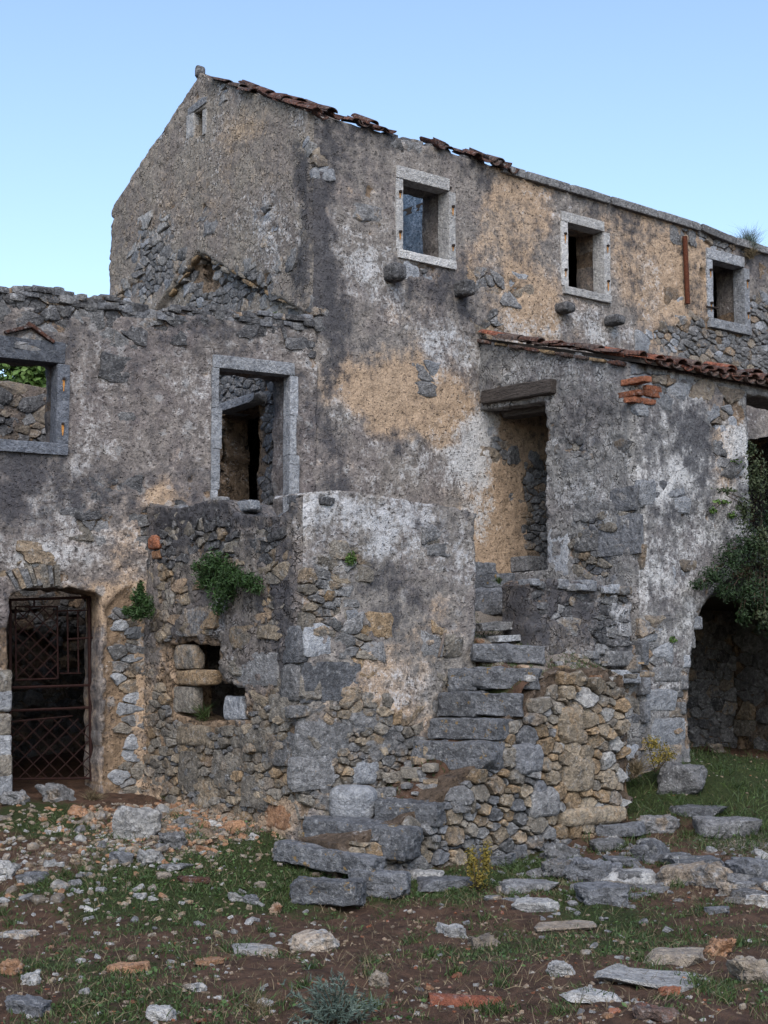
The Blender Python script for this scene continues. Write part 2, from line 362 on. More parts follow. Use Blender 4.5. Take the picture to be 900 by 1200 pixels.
class Wall:
    def __init__(s, name, parent, origin, udir, outline, holes=(), thick=.5, mat=None, cell=.03, base=(.8, .1, .2, .2), patches=(), seed=1,
                 bulge=.010, relief=.016, plaster=.020, bed=.016, corners=(), extra=None, rings=5, stone=.085, pscale=1.6, build=True):
        s.o = np.array(origin, float); s.u = np.array(udir, float); s.n = np.cross(s.u, _z); s.seed = seed; s.base = base
        s.outline = np.asarray(outline, float); s.holes = [np.asarray(h, float) for h in holes]
        s.plaster = plaster; s.bed = bed; s.relief = relief; s.bulge = bulge; s.extra = extra; s.pscale = pscale; s.patches = []
        for ch, px, py, rx, ry, am in patches:                     # stains and bare places, measured on the photograph
            c = s.px(px, py); a = s.px(px + rx, py); d = s.px(px, py + ry)
            s.patches.append((ch, c[0], c[1], max(abs(a[0] - c[0]), .02), max(abs(d[1] - c[1]), .02), am))
        s.name, s.parent, s.mat = name, parent, mat
        if build: s.build(cell, thick, corners, rings, stone)
    def px(s, x, y):
        d = onpl(x, y, s.o, s.n) - s.o
        return np.array([d.dot(s.u), d[2] + s.o[2]])
    def at(s, u, v, h=0.0):
        return s.o + s.u * u + _z * (v - s.o[2]) + s.n * h
    def fields(s, u, v):
        f = [s.base[k] + 0 * u for k in range(4)]
        w1 = fbm(u * 2.2, v * 2.2, 0, s.seed, 4) - .5; w2 = fbm(u * 2.2, v * 2.2, 9, s.seed + 5, 4) - .5
        for ch, cu, cv, ru, rv, am in s.patches:
            d = np.sqrt(((u - cu) / ru + w1 * .9) ** 2 + ((v - cv) / rv + w2 * .9) ** 2)
            f[ch] = f[ch] + am * (sstep(1.25, .55, d) if ch == 0 else sstep(1.6, .15, d))
        raw = f[0] + (fbm(u * s.pscale * 2, v * s.pscale * 2, 3, s.seed + 9, 5, .62) - .5) * 1.5
        f[0] = sstep(.42, .56, raw)
        for k in (1, 2, 3): f[k] = np.clip(f[k], -.5, 1.3)
        return f
    def height(s, u, v, p=None):
        if p is None: p = s.fields(u, v)[0]
        h = p * s.plaster - (1 - p) * s.bed
        h = h + (fbm(u * 1.1, v * 1.1, 0, s.seed + 3, 3) - .5) * .05 + (fbm(u * 11, v * 13, 0, s.seed + 4, 3, .6) - .5) * s.relief * 1.5
        if s.bulge:                                                # stones telling through the thin render
            q = vnoise(u * 9, v * 12, 5, s.seed + 30); h = h + (np.abs(q - .5) * 2) ** .6 * s.bulge - s.bulge * .5
        if s.extra is not None: h = h + s.extra(u, v)
        return h
    def build(s, cell, thick, corners, rings, stone):
        lo = s.outline.min(0); hi = s.outline.max(0)
        nu = int(math.ceil((hi[0] - lo[0]) / cell)); nv = int(math.ceil((hi[1] - lo[1]) / cell))
        us = lo[0] + (hi[0] - lo[0]) * np.arange(nu + 1) / nu; vv = lo[1] + (hi[1] - lo[1]) * np.arange(nv + 1) / nv
        cu, cv = (us[1:] + us[:-1]) / 2, (vv[1:] + vv[:-1]) / 2
        keep = inside_grid(s.outline, cu, cv)
        for h in s.holes: keep &= ~inside_grid(h, cu, cv)
        I, J = np.nonzero(keep)
        idx = lambda i, j: i * (nv + 1) + j
        F = np.stack([idx(I, J), idx(I + 1, J), idx(I + 1, J + 1), idx(I, J + 1)], 1)
        used, inv = np.unique(F, return_inverse=True); F = inv.reshape(F.shape)
        U = us[used // (nv + 1)]; V = vv[used % (nv + 1)]
        E = np.concatenate([F[:, [0, 1]], F[:, [1, 2]], F[:, [2, 3]], F[:, [3, 0]]])
        key = np.sort(E, 1); key = key[:, 0] * len(used) + key[:, 1]
        _, first, cnt = np.unique(key, return_index=True, return_counts=True)
        BE = E[first[cnt == 1]]
        bv = np.unique(BE)
        Q, dist = project([s.outline] + s.holes, np.stack([U[bv], V[bv]], 1))
        ok = dist < cell * 1.2; U[bv[ok]] = Q[ok, 0]; V[bv[ok]] = Q[ok, 1]
        f = s.fields(U, V); h = s.height(U, V, f[0])
        D = s.n[None] * h[:, None]
        for cu_, pn, sd_ in corners:
            t = sstep(0, .11, np.abs(U - cu_))
            c = -.028 + (fbm(V * 3.1, 0 * V + .5, 0, sd_, 4, .6) - .5) * .09
            D = D * t[:, None] + ((s.n + np.array(pn))[None] * (c * (1 - t))[:, None])
        PV = s.o[None] + s.u[None] * U[:, None] + _z[None] * (V - s.o[2])[:, None] + D
        A = np.stack(f[:1] + f[1:], 1)
        verts = [PV]; attrs = [A]; faces = [F]
        for cu_, pn, sd_ in corners:
            k = ~((np.abs(U[BE[:, 0]] - cu_) < 1e-4) & (np.abs(U[BE[:, 1]] - cu_) < 1e-4)); BE = BE[k]
        if thick > 0:
            ring = np.unique(BE); rmap = -np.ones(len(U), int); rmap[ring] = np.arange(len(ring))
            prev = ring; off = len(PV)
            a, b_ = BE[:, 0], BE[:, 1]
            for k in range(1, rings + 1):
                dpt = thick * k / rings
                X = s.o[None] + s.u[None] * U[ring][:, None] + _z[None] * (V[ring] - s.o[2])[:, None] - s.n[None] * dpt
                jit = (fbm(X[:, 0] * 7, X[:, 1] * 7, X[:, 2] * 7, s.seed + 50, 3) - .5) * .05
                jv = (fbm(X[:, 0] * 7, X[:, 1] * 7, X[:, 2] * 7, s.seed + 60, 3) - .5) * .05
                X = X + s.u[None] * jit[:, None] + _z[None] * jv[:, None]
                verts.append(X); Ar = A[ring].copy(); Ar[:, 0] *= .92; attrs.append(Ar)
                cur = off + np.arange(len(ring))
                pa = prev[rmap[a]]; pb = prev[rmap[b_]]; ca = cur[rmap[a]]; cb = cur[rmap[b_]]
                faces.append(np.stack([pb, pa, ca, cb], 1))
                prev = cur; off += len(ring)
        V3 = np.concatenate(verts); A = np.concatenate(attrs); FF = np.concatenate(faces)
        s.obj = part(s.name, V3, FF, s.mat, s.parent, attr=A, centre=s.at(*(s.outline.mean(0))))

def voronoi(P, R, box, k=18):
    """weighted Voronoi cells (convex polygons) around the points"""
    cells = []
    W = R * R
    for i in range(len(P)):
        d = ((P - P[i]) ** 2).sum(1); o = np.argsort(d)[1:k + 1]
        r = 3.0 * R[i] + .02
        poly = [np.array([P[i, 0] - r, P[i, 1] - r]), np.array([P[i, 0] + r, P[i, 1] - r]), np.array([P[i, 0] + r, P[i, 1] + r]), np.array([P[i, 0] - r, P[i, 1] + r])]
        for j in o:
            nrm = P[j] - P[i]; c = (P[j].dot(P[j]) - P[i].dot(P[i]) + W[i] - W[j]) / 2
            q = []; n = len(poly)
            if n == 0: break
            dv = [p.dot(nrm) - c for p in poly]
            for a in range(n):
                b_ = (a + 1) % n
                if dv[a] <= 0: q.append(poly[a])
                if (dv[a] < 0) != (dv[b_] < 0): q.append(poly[a] + (poly[b_] - poly[a]) * (dv[a] / (dv[a] - dv[b_])))
            poly = q
        cells.append(np.array(poly) if len(poly) >= 3 else None)
    return cells
def darts(lo, hi, radius, accept, rs, tries=6000, flat=1.55):
    """seeds with varying radius, packed; v is stretched by flat so stones lie long side down"""
    P = []; R = []
    cellr = {}
    for t in range(tries):
        p = np.array([rs.uniform(lo[0], hi[0]), rs.uniform(lo[1], hi[1])])
        if not accept(p[0], p[1]): continue
        q = np.array([p[0], p[1] * flat]); r = radius(p[0], p[1], rs, t / tries)
        kx, ky = int(q[0] / .3), int(q[1] / .3); bad = False
        for a in (-1, 0, 1):
            for b_ in (-1, 0, 1):
                for i in cellr.get((kx + a, ky + b_), ()):
                    if (q[0] - P[i][0]) ** 2 + (q[1] - P[i][1]) ** 2 < (.82 * (r + R[i])) ** 2: bad = True; break
                if bad: break
            if bad: break
        if bad: continue
        cellr.setdefault((kx, ky), []).append(len(P)); P.append(q); R.append(r)
    return np.array(P), np.array(R)
def stone_mesh(poly, h, back, rs, tilt=.25, gap=.004, flatness=.6):
    """irregular rubble stone: outline polygon in (u,v), depth along w"""
    c = poly.mean(0); d = poly - c; L = np.linalg.norm(d, axis=1, keepdims=True)
    poly = c + d * np.maximum(.3, (L - gap) / np.maximum(L, 1e-6))
    q = []
    n = len(poly)
    for i in range(n):
        a, b_ = poly[i], poly[(i + 1) % n]; L = np.linalg.norm(b_ - a)
        if L < .012: q.append((a + b_) / 2); continue
        k = rs.uniform(.08, .26); q.append(a * (1 - k) + b_ * k)
        if L > .05: q.append((a + b_) / 2 + (c - (a + b_) / 2) * rs.uniform(-.04, .12))
        k = rs.uniform(.08, .26); q.append(a * k + b_ * (1 - k))
    q = np.array(q); n = len(q); sz = np.linalg.norm(q - c, axis=1).mean()
    q = q + rs.uniform(-.07, .07, q.shape) * sz
    tx, ty = rs.uniform(-tilt, tilt), rs.uniform(-tilt, tilt)
    def ring(sc, w, jit):
        p = c + (q - c) * sc + rs.uniform(-jit, jit, q.shape) * sz
        return np.column_stack([p, w + (p - c) @ np.array([tx, ty]) + rs.uniform(-jit, jit, n) * sz * .8])
    V = np.concatenate([np.column_stack([q, np.full(n, -back)]), ring(1.0, h * .72, .03), ring(.84, h * 1.0, .05), [[c[0] + rs.uniform(-.2, .2) * sz, c[1] + rs.uniform(-.2, .2) * sz, h * rs.uniform(.92, 1.15)]]])
    F = []
    for k in range(2):
        for i in range(n):
            j = (i + 1) % n; F.append((k * n + i, k * n + j, (k + 1) * n + j, (k + 1) * n + i))
    for i in range(n): F.append((2 * n + i, 2 * n + (i + 1) % n, 3 * n))
    return V, F
def add_stones(wall, mats, sizes=(.045, .10), limit=300, region=None, expose=.55, tries=6000, seed=1, h=(.008, .04), flat=1.55, sink=0.0, stuff=True, tilt=.2, edge=.02):
    """stones standing in the bare places of a wall: each one an object under the wall"""
    rs = np.random.RandomState(seed)
    lo = wall.outline.min(0); hi = wall.outline.max(0)
    if region is not None:
        rp = np.array([wall.px(*p) for p in region]); lo = np.maximum(lo, rp.min(0)); hi = np.minimum(hi, rp.max(0))
    # exposure looked up on a grid
    gu = np.arange(lo[0], hi[0] + .04, .04); gv = np.arange(lo[1], hi[1] + .04, .04)
    UU, VV = np.meshgrid(gu, gv, indexing='ij'); PL = wall.fields(UU, VV)[0]
    ok = (PL < expose) & inside_grid(wall.outline, gu, gv)
    if region is not None: ok &= inside_grid(rp, gu, gv)
    for hh in wall.holes: ok &= ~inside_grid(hh, gu, gv)
    def acc(u, v):
        return ok[min(int((u - lo[0]) / .04 + .5), len(gu) - 1), min(int((v - lo[1]) / .04 + .5), len(gv) - 1)]
    def rad(u, v, r_, t):
        a = sizes[1] * (1 - t) ** .7 + sizes[0] * (1 - (1 - t) ** .7); return max(sizes[0], a * r_.uniform(.65, 1.1))
    P, R = darts(lo, hi, rad, acc, rs, tries, flat)
    if len(P) == 0: return 0
    cells = voronoi(P, R, None)
    items = []
    _, dist0 = project([wall.outline] + wall.holes, np.column_stack([P[:, 0], P[:, 1] / flat]))
    for i, c in enumerate(cells):
        if c is None: continue
        c = c.copy(); c[:, 1] /= flat
        a = abs(np.sum(c[:, 0] * np.roll(c[:, 1], -1) - c[:, 1] * np.roll(c[:, 0], -1))) / 2
        if a < .0006: continue
        ctr = c.mean(0)
        if dist0[i] > np.abs(c - ctr).max() * 1.5 + .02: items.append((a, c, ctr)); continue
        if not inside(wall.outline, ctr[:1], ctr[1:])[0]: continue
        if any(inside(hh, ctr[:1], ctr[1:])[0] for hh in wall.holes): continue
        Q, dd = project([wall.outline] + wall.holes, c)                # keep stones inside the wall
        outm = ~inside(wall.outline, c[:, 0], c[:, 1])
        big = ctr + (c - ctr) * 1.15
        if any(inside(hh, big[:, 0], big[:, 1]).any() or inside(big, hh[:, 0], hh[:, 1]).any() for hh in wall.holes): continue
        c[outm] = Q[outm]
        items.append((a, c, ctr))
    items.sort(key=lambda t: -t[0])
    B = np.stack([wall.u, _z, wall.n], 1)
    SV, SF = [], []
    for k, (a, c, ctr) in enumerate(items):
        hh = float(wall.height(ctr[:1], ctr[1:], np.zeros(1))[0])
        V, F = stone_mesh(c, wall.bed + rs.uniform(*h) - sink, .05, rs, tilt)
        V[:, 2] += hh
        Wd = wall.o[None] + V[:, :1] * wall.u[None] + (V[:, 1:2] - wall.o[2]) * _z[None] + V[:, 2:] * wall.n[None]
        m = mats(ctr[0], ctr[1], rs)
        if k < limit:
            part('stone', Wd, F, m, wall.obj, sharp=34)
        elif stuff:
            off = sum(len(x) for x in SV); SV.append(Wd); SF += [tuple(i + off for i in f) for f in F]
    if SV:
        o = part('small_stones', np.concatenate(SV), SF, M['grey'], wall.obj, sharp=50); o['kind'] = 'stuff'
    return min(len(items), limit)

def cube_grid(n):
    """unit cube surface grid, n segments a side"""
    V, F, key = [], [], {}
    def vid(p):
        k = tuple(int(round(x * n)) for x in p)
        if k not in key: key[k] = len(V); V.append(p)
        return key[k]
    for ax in range(3):
        for sg in (0, 1):
            b, c = (ax + 1) % 3, (ax + 2) % 3
            for i in range(n):
                for j in range(n):
                    q = []
                    for di, dj in ((0, 0), (1, 0), (1, 1), (0, 1)):
                        p = [0, 0, 0]; p[ax] = sg; p[b] = (i + di) / n; p[c] = (j + dj) / n; q.append(vid(tuple(p)))
                    F.append(tuple(q) if sg else tuple(q[::-1]))
    return np.array(V) * 2 - 1, F
_CG = {}
def block_verts(dims, seed, rnd=.12, amp=.02, n=7, cuts=3, cutd=.85, freq=5.0, low=1.0):
    """weathered block: half sizes dims, rounded and chipped"""
    if n not in _CG: _CG[n] = cube_grid(n)
    V, F = _CG[n]; dims = np.array(dims, float); rs = np.random.RandomState(seed)
    p = np.sign(V) * np.abs(V) ** .9
    r = rnd * dims.min() * 2
    P = p * dims
    inner = np.clip(P, -(dims - r), dims - r); d = P - inner; L = np.linalg.norm(d, axis=1, keepdims=True)
    P = np.where(L > 1e-6, inner + d / np.maximum(L, 1e-6) * np.minimum(L, r), P)
    for k in range(cuts):
        nr = rs.normal(size=3); nr /= np.linalg.norm(nr)
        sup = np.abs(dims * nr).sum(); e = P @ nr - sup * rs.uniform(cutd - .12, cutd + .1)
        P = P - np.maximum(e, 0)[:, None] * nr
    nn = P / np.maximum(np.linalg.norm(P / dims, axis=1, keepdims=True), 1e-6); nn = nn / np.maximum(np.linalg.norm(nn, axis=1, keepdims=True), 1e-6)
    s = seed * 3.7
    lf = freq * .3
    P = P + nn * ((fbm(P[:, 0] * lf + s + 9, P[:, 1] * lf, P[:, 2] * lf, seed + 7, 2) - .5) * amp * 2.2 * low)[:, None]
    P = P + nn * ((fbm(P[:, 0] * freq + s, P[:, 1] * freq, P[:, 2] * freq, seed, 4, .72) - .5) * amp * 2.6)[:, None]
    return P, F
def block(name, c, axes, dims, mat, parent, seed, rnd=.10, amp=.012, n=7, cuts=2, cutd=.95, sharp=42, freq=5.0, low=1.0):
    P, F = block_verts(dims, seed, rnd, amp, n, cuts, cutd, freq, low)
    B = np.array(axes, float)
    return part(name, np.asarray(c)[None] + P @ B, F, mat, parent, sharp=sharp)
def box3(name, lo, hi, mat, parent, attr=(1, 0, 0, 0), div=1):
    lo = np.array(lo, float); hi = np.array(hi, float)
    V, F = cube_grid(div); V = (V + 1) / 2 * (hi - lo) + lo
    return part(name, V, F, mat, parent, smooth=False, attr=np.tile(attr, (len(V), 1)))
def tube(pts, r, n=8, cap=True):
    pts = np.asarray(pts, float); V = []; F = []
    for i, p in enumerate(pts):
        t = pts[min(i + 1, len(pts) - 1)] - pts[max(i - 1, 0)]; t /= np.linalg.norm(t)
        a = np.cross(t, (0, 0, 1.0));
        if np.linalg.norm(a) < .1: a = np.cross(t, (1.0, 0, 0))
        a /= np.linalg.norm(a); b_ = np.cross(t, a); rr = r if np.isscalar(r) else r[i]
        for k in range(n):
            an = 2 * math.pi * k / n; V.append(p + rr * (math.cos(an) * a + math.sin(an) * b_))
    for i in range(len(pts) - 1):
        for k in range(n):
            F.append((i * n + k, i * n + (k + 1) % n, (i + 1) * n + (k + 1) % n, (i + 1) * n + k))
    if cap: F.append(tuple(range(n))[::-1]); F.append(tuple(range((len(pts) - 1) * n, len(pts) * n)))
    return np.array(V), F
def bar(name, a, b_, r, mat, parent, n=6):
    V, F = tube([a, b_], r, n); return part(name, V, F, mat, parent, smooth=False)
def tile_mesh(name, L=.42, w0=.095, w1=.075, seed=0, mat=None, th=.016, brk=0.0):
    """curved roof tile, axis along +x, hump up; broken end when brk > 0"""
    rs = np.random.RandomState(seed); V = []; F = []; na, nl = 8, 4
    for side in (0, 1):
        for i in range(nl + 1):
            w_ = w0 + (w1 - w0) * i / nl - side * th
            for k in range(na + 1):
                an = math.pi * k / na
                x = L * i / nl
                if i == nl and brk: x -= brk * rs.uniform(.2, 1)
                V.append((x, -w_ * math.cos(an) * 1.0, w_ * math.sin(an) * .85 + rs.uniform(-.002, .002)))
    N = (nl + 1) * (na + 1); q = na + 1
    for i in range(nl):
        for k in range(na):
            a = i * q + k; F.append((a, a + q, a + q + 1, a + 1)); F.append((N + a, N + a + 1, N + a + q + 1, N + a + q))
    for k in range(na):
        F.append((k, k + 1, N + k + 1, N + k)); e = nl * q + k; F.append((e, N + e, N + e + 1, e + 1))
    for i in range(nl):
        a = i * q; F.append((a, N + a, N + a + q, a + q)); a += na; F.append((a, a + q, N + a + q, N + a))
    return mesh(name, V, F, mat, smooth=True, sharp=40)
def leaves(P, N, size, rs, jitter=.8, aspect=.55, dark=None):
    """leaf-sized pointed faces at points P, roughly facing N"""
    n = len(P); size = np.broadcast_to(size, (n,))
    nn = N + rs.normal(size=(n, 3)) * jitter; nn /= np.linalg.norm(nn, axis=1, keepdims=True)
    a = np.cross(nn, rs.normal(size=(n, 3))); a /= np.linalg.norm(a, axis=1, keepdims=True); b_ = np.cross(nn, a)
    l = size[:, None]; wd = l * aspect
    V = np.stack([P - a * l * .5, P + b_ * wd * .5 - a * l * .05 + nn * l * .08, P + a * l * .5, P - b_ * wd * .5 - a * l * .05 + nn * l * .08], 1).reshape(-1, 3)
    F = np.arange(4 * n).reshape(n, 4)
    v = rs.uniform(0, 1, n) if dark is None else np.clip(dark + rs.uniform(-.25, .25, n), 0, 1)
    A = np.zeros((4 * n, 4)); A[:, 0] = np.repeat(v, 4); A[:, 3] = 1
    return V, F, A
def quoin_mat(u, v, rs): return M['grey']
def pick(*ms):
    def f(u, v, rs): return M[ms[rs.randint(len(ms))]]
    return f

# ------------------------------------------------------------------ the ground
E = EYE
ctrl = []                                                           # picture point, depth -> ground level
for u, v, d in ((450, 1200, 8.1), (0, 1200, 8.1), (900, 1200, 8.0), (200, 1120, 10.0), (700, 1120, 10.0), (400, 1066, 12.4), (560, 1060, 12.4), (0, 1060, 12.2), (150, 1010, 13.2),
                (60, 936, 15.2), (190, 936, 15.3), (120, 945, 14.9), (342, 984, 13.65), (500, 1016, 13.6), (640, 985, 14.6), (735, 957, 15.3), (770, 905, 16.2), (806, 892, 16.7),
                (870, 895, 17.6), (900, 905, 17.2), (900, 1050, 12.8), (800, 1005, 13.9), (900, 970, 14.8), (660, 1050, 12.7)):
    ctrl.append(onD(u, v, d))
for x, y, z in ((7.0, 17.5, .8), (9.0, 16, .8), (12, 13, .9), (16, 14.5, 1.0), (0, 0, .0), (-3, 6, .0), (4, -4, 0), (2, 14, .35), (18, 6, .3), (14, 2, .1), (20, 20, 1.2), (3, 20, .9), (12, 20, 1.2)): ctrl.append(np.array([x, y, z]))
ctrl = np.array(ctrl)
def _phi(r2): return .5 * r2 * np.log(r2 + 1e-9)
_K = _phi(((ctrl[:, None, :2] - ctrl[None, :, :2]) ** 2).sum(2)) + np.eye(len(ctrl)) * .15
_Pm = np.column_stack([np.ones(len(ctrl)), ctrl[:, :2]])
_Am = np.block([[_K, _Pm], [_Pm.T, np.zeros((3, 3))]])
_sol = np.linalg.solve(_Am, np.concatenate([ctrl[:, 2], np.zeros(3)]))
def ground_base(x, y):
    x = np.asarray(x, float); y = np.asarray(y, float); sh = x.shape; xf, yf = x.ravel(), y.ravel(); z = _sol[-3] + _sol[-2] * xf + _sol[-1] * yf
    for k in range(len(ctrl)): z = z + _sol[k] * _phi((xf - ctrl[k, 0]) ** 2 + (yf - ctrl[k, 1]) ** 2)
    far = sstep(11, 20, np.hypot(xf - 8, yf - 10)); return (z * (1 - far) + .4 * far).reshape(sh)
def ground_z(x, y):
    return ground_base(x, y) + (fbm(np.asarray(x) * 1.3, np.asarray(y) * 1.3, 0, 77, 4) - .5) * .12 + (fbm(np.asarray(x) * 7, np.asarray(y) * 7, 0, 78, 4, .6) - .5) * .07
_lx = np.arange(0, 20.01, .1); _LZ = None
def gz_at(x, y):
    global _LZ
    if _LZ is None:
        X, Y = np.meshgrid(_lx, _lx, indexing='ij'); _LZ = ground_z(X, Y)
    i = min(max(x / .1, 0), len(_lx) - 1.001); j = min(max(y / .1, 0), len(_lx) - 1.001); a, b_ = int(i), int(j); fx, fy = i - a, j - b_
    return (_LZ[a, b_] * (1 - fx) + _LZ[a + 1, b_] * fx) * (1 - fy) + (_LZ[a, b_ + 1] * (1 - fx) + _LZ[a + 1, b_ + 1] * fx) * fy
def ground_hit(u, v):
    d = ray(u, v); t = 5.0
    for k in range(400):
        p = ORG + d * t
        if p[2] < gz_at(p[0], p[1]): break
        t += .05
    return p
def axis(a, b_, c, n=26, far=260):
    g = np.linspace(0, 1, n) ** 2.6 * far
    return np.concatenate([(a - g)[::-1][:-1], np.arange(a, b_, c), b_ + g])
def build_ground():
    xs = axis(2.0, 17.0, .045); ys = axis(3.0, 18.5, .045)
    X, Y = np.meshgrid(xs, ys, indexing='ij'); Z = ground_z(X, Y); nx, ny = X.shape
    # grass and gravel, by place on the ground
    gz = fbm(X * .9, Y * .9, 0, 91, 4) * 1.0
    gr = .22 + (gz - .5) * 1.5
    gv = .10 + (fbm(X * 1.2, Y * 1.2, 0, 95, 4) - .5) * .5
    for (u, v, r, a) in ((220, 1050, 1.5, .6), (120, 1085, 1.1, .35), (420, 1120, 1.2, .2), (700, 1100, 1.2, .25), (840, 930, 1.6, .9), (620, 1110, 1.2, .12), (780, 1070, 1.2, .3), (300, 1020, .8, .3), (850, 890, 1.5, .8), (60, 955, .8, .3), (480, 1100, 1.2, .1), (560, 1160, 1.3, -.3), (330, 1090, 1.0, -.25), (250, 1170, 1.5, .1), (850, 1160, 1.2, .15)):
        p = ground_hit(u, v); gr = gr + a * np.exp(-((X - p[0]) ** 2 + (Y - p[1]) ** 2) / (r * r) * 1.2)
    for (u, v, r, a) in ((180, 970, 1.2, .45), (60, 1010, 1.0, .2), (420, 1085, .9, .22), (270, 960, .8, .4), (680, 1010, 1.4, .2), (180, 1090, .7, .2), (50, 1130, .9, .2), (870, 985, .9, .35)):
        p = ground_hit(u, v); gv = gv + a * np.exp(-((X - p[0]) ** 2 + (Y - p[1]) ** 2) / (r * r) * 1.2)
    A = np.stack([gr, gv, 0 * gr, 0 * gr + 1], -1).reshape(-1, 4)
    i, j = np.meshgrid(np.arange(nx - 1), np.arange(ny - 1), indexing='ij'); k = (i * ny + j).ravel()
    F = np.stack([k, k + ny, k + ny + 1, k + 1], 1)
    o = part('ground', np.stack([X, Y, Z], -1).reshape(-1, 3), F, M['ground'], None, attr=A, centre=(0, 0, 0)); o['kind'] = 'structure'
    o['label'] = 'red-brown stony earth with patches of short grass'; o['category'] = 'ground'
    return xs, ys, gr
GX, GY, GRASS = build_ground()
print('ground', round(time.time() - T0, 1))

# ------------------------------------------------------------------ the tall house
XG, YF = 9.88, 13.58
XA, YA, ZV = np.array([1., 0, 0]), np.array([0, 1., 0]), np.array([0, 0, 1.])
house = empty('stone_house', (12.5, 15.5, .9), 'tall two-storey ruined stone house with weathered ochre and grey render', 'house')
# openings in the front, on the plane y = YF (u = x - XG)
fw0 = Wall('probe', None, (XG, YF, 0), XA, [(0, 0), (1, 0), (1, 1)], build=False)
def rect_px(wl, xl, yt, xr, yb):
    a = wl.px(xl, yt); b_ = wl.px(xr, yb); return a[0], b_[0], b_[1], a[1]
WINS = []
for xl, yt, xr, yb in ((470, 210.5, 524, 306), (663, 261, 706, 346), (832.5, 304.5, 871, 382)):
    a = fw0.px(xl, yt); b_ = fw0.px(xr, yb); WINS.append((a[0], b_[0], b_[1], a[1]))
def opening(u0, u1, v0, v1, m=.05, seed=0): return rough([(u0 - m, v0 - m), (u1 + m, v0 - m), (u1 + m, v1 + m), (u0 - m, v1 + m)], .012, .12, seed)
topl = [fw0.px(x, y) for x, y in ((900, 292), (860, 281), (800, 262), (700, 232), (640, 214), (596, 201), (580, 196), (545, 186), (512, 174), (480, 166), (445, 156), (410, 146), (375, 137))]
front_out = np.concatenate([[(0, .3), (9.2, .3), (9.2, 6.20 + E)], topl, [(0, 6.28 + E)]])
front_out = rough(front_out, .012, .12, 3, keep=(0, 1, len(front_out) - 1))
hp = [(1, 475, 462, 90, 48, .95), (3, 475, 462, 80, 40, -.3), (2, 385, 500, 24, 90, .35), (2, 400, 570, 30, 30, .3), (1, 600, 290, 50, 120, .5), (1, 655, 370, 60, 40, .25), (1, 765, 330, 60, 90, .5), (1, 815, 340, 22, 80, .5), (1, 700, 240, 90, 50, .2), (1, 590, 620, 50, 80, 1.0), (1, 610, 520, 40, 90, 1.0), (3, 610, 560, 26, 100, -.5),
      (1, 475, 365, 30, 60, .2), (1, 430, 260, 30, 60, .15), (1, 610, 210, 30, 30, .2),
      (2, 372, 240, 20, 120, .75), (2, 385, 330, 26, 80, .4), (2, 385, 430, 20, 70, .3), (2, 480, 335, 55, 40, .38), (2, 545, 340, 40, 50, .3), (2, 455, 170, 60, 25, .35), (2, 570, 200, 40, 20, .3), (2, 465, 515, 30, 18, .35), (2, 690, 240, 60, 30, .25),
      (2, 745, 320, 16, 90, .35), (2, 640, 250, 20, 60, .15), (2, 820, 380, 14, 60, .4), (2, 880, 300, 30, 30, .5), (2, 600, 300, 14, 60, .15),
      (3, 530, 470, 40, 70, .2), (3, 560, 540, 30, 80, .45), (3, 480, 390, 60, 40, .15), (3, 540, 420, 60, 40, .25), (3, 430, 320, 50, 60, .2), (3, 500, 540, 60, 30, .3), (3, 700, 390, 70, 20, .3), (3, 610, 390, 50, 18, .35), (3, 690, 320, 40, 60, .12), (3, 570, 480, 16, 60, .5),
      (0, 878, 420, 50, 50, -.75), (0, 830, 405, 60, 26, -.6), (0, 890, 340, 22, 60, -.3), (0, 845, 285, 40, 12, -.6), (0, 800, 330, 16, 60, -.3), (0, 780, 310, 30, 30, -.15), (0, 634, 600, 20, 80, -.75), (0, 375, 192, 9, 10, -.9), (0, 480, 160, 40, 8, -.5), (0, 640, 440, 60, 20, -.3), (0, 850, 800, 90, 110, -1.4)]
front = Wall('front_wall', house, (XG, YF, 0), XA, front_out, [opening(*w_, seed=k) for k, w_ in enumerate(WINS)], .5, M['house'], .028, (.80, .16, .20, .16), hp, seed=11,
             corners=((0.0, (-1, 0, 0), 5),), pscale=1.3)
add_stones(front, lambda u, v, rs: M[['grey', 'grey', 'warm', 'frame'][rs.randint(4)]], (.022, .085), 190, seed=4, tries=12000, expose=.5, h=(.0, .03), region=((350, 130), (905, 130), (905, 470), (860, 450), (646, 430), (646, 670), (350, 670)))
add_stones(front, pick('warm', 'grey', 'darkst'), (.06, .15), 90, region=((800, 690), (910, 690), (910, 900), (800, 900)), seed=44, tries=3000, expose=.6)
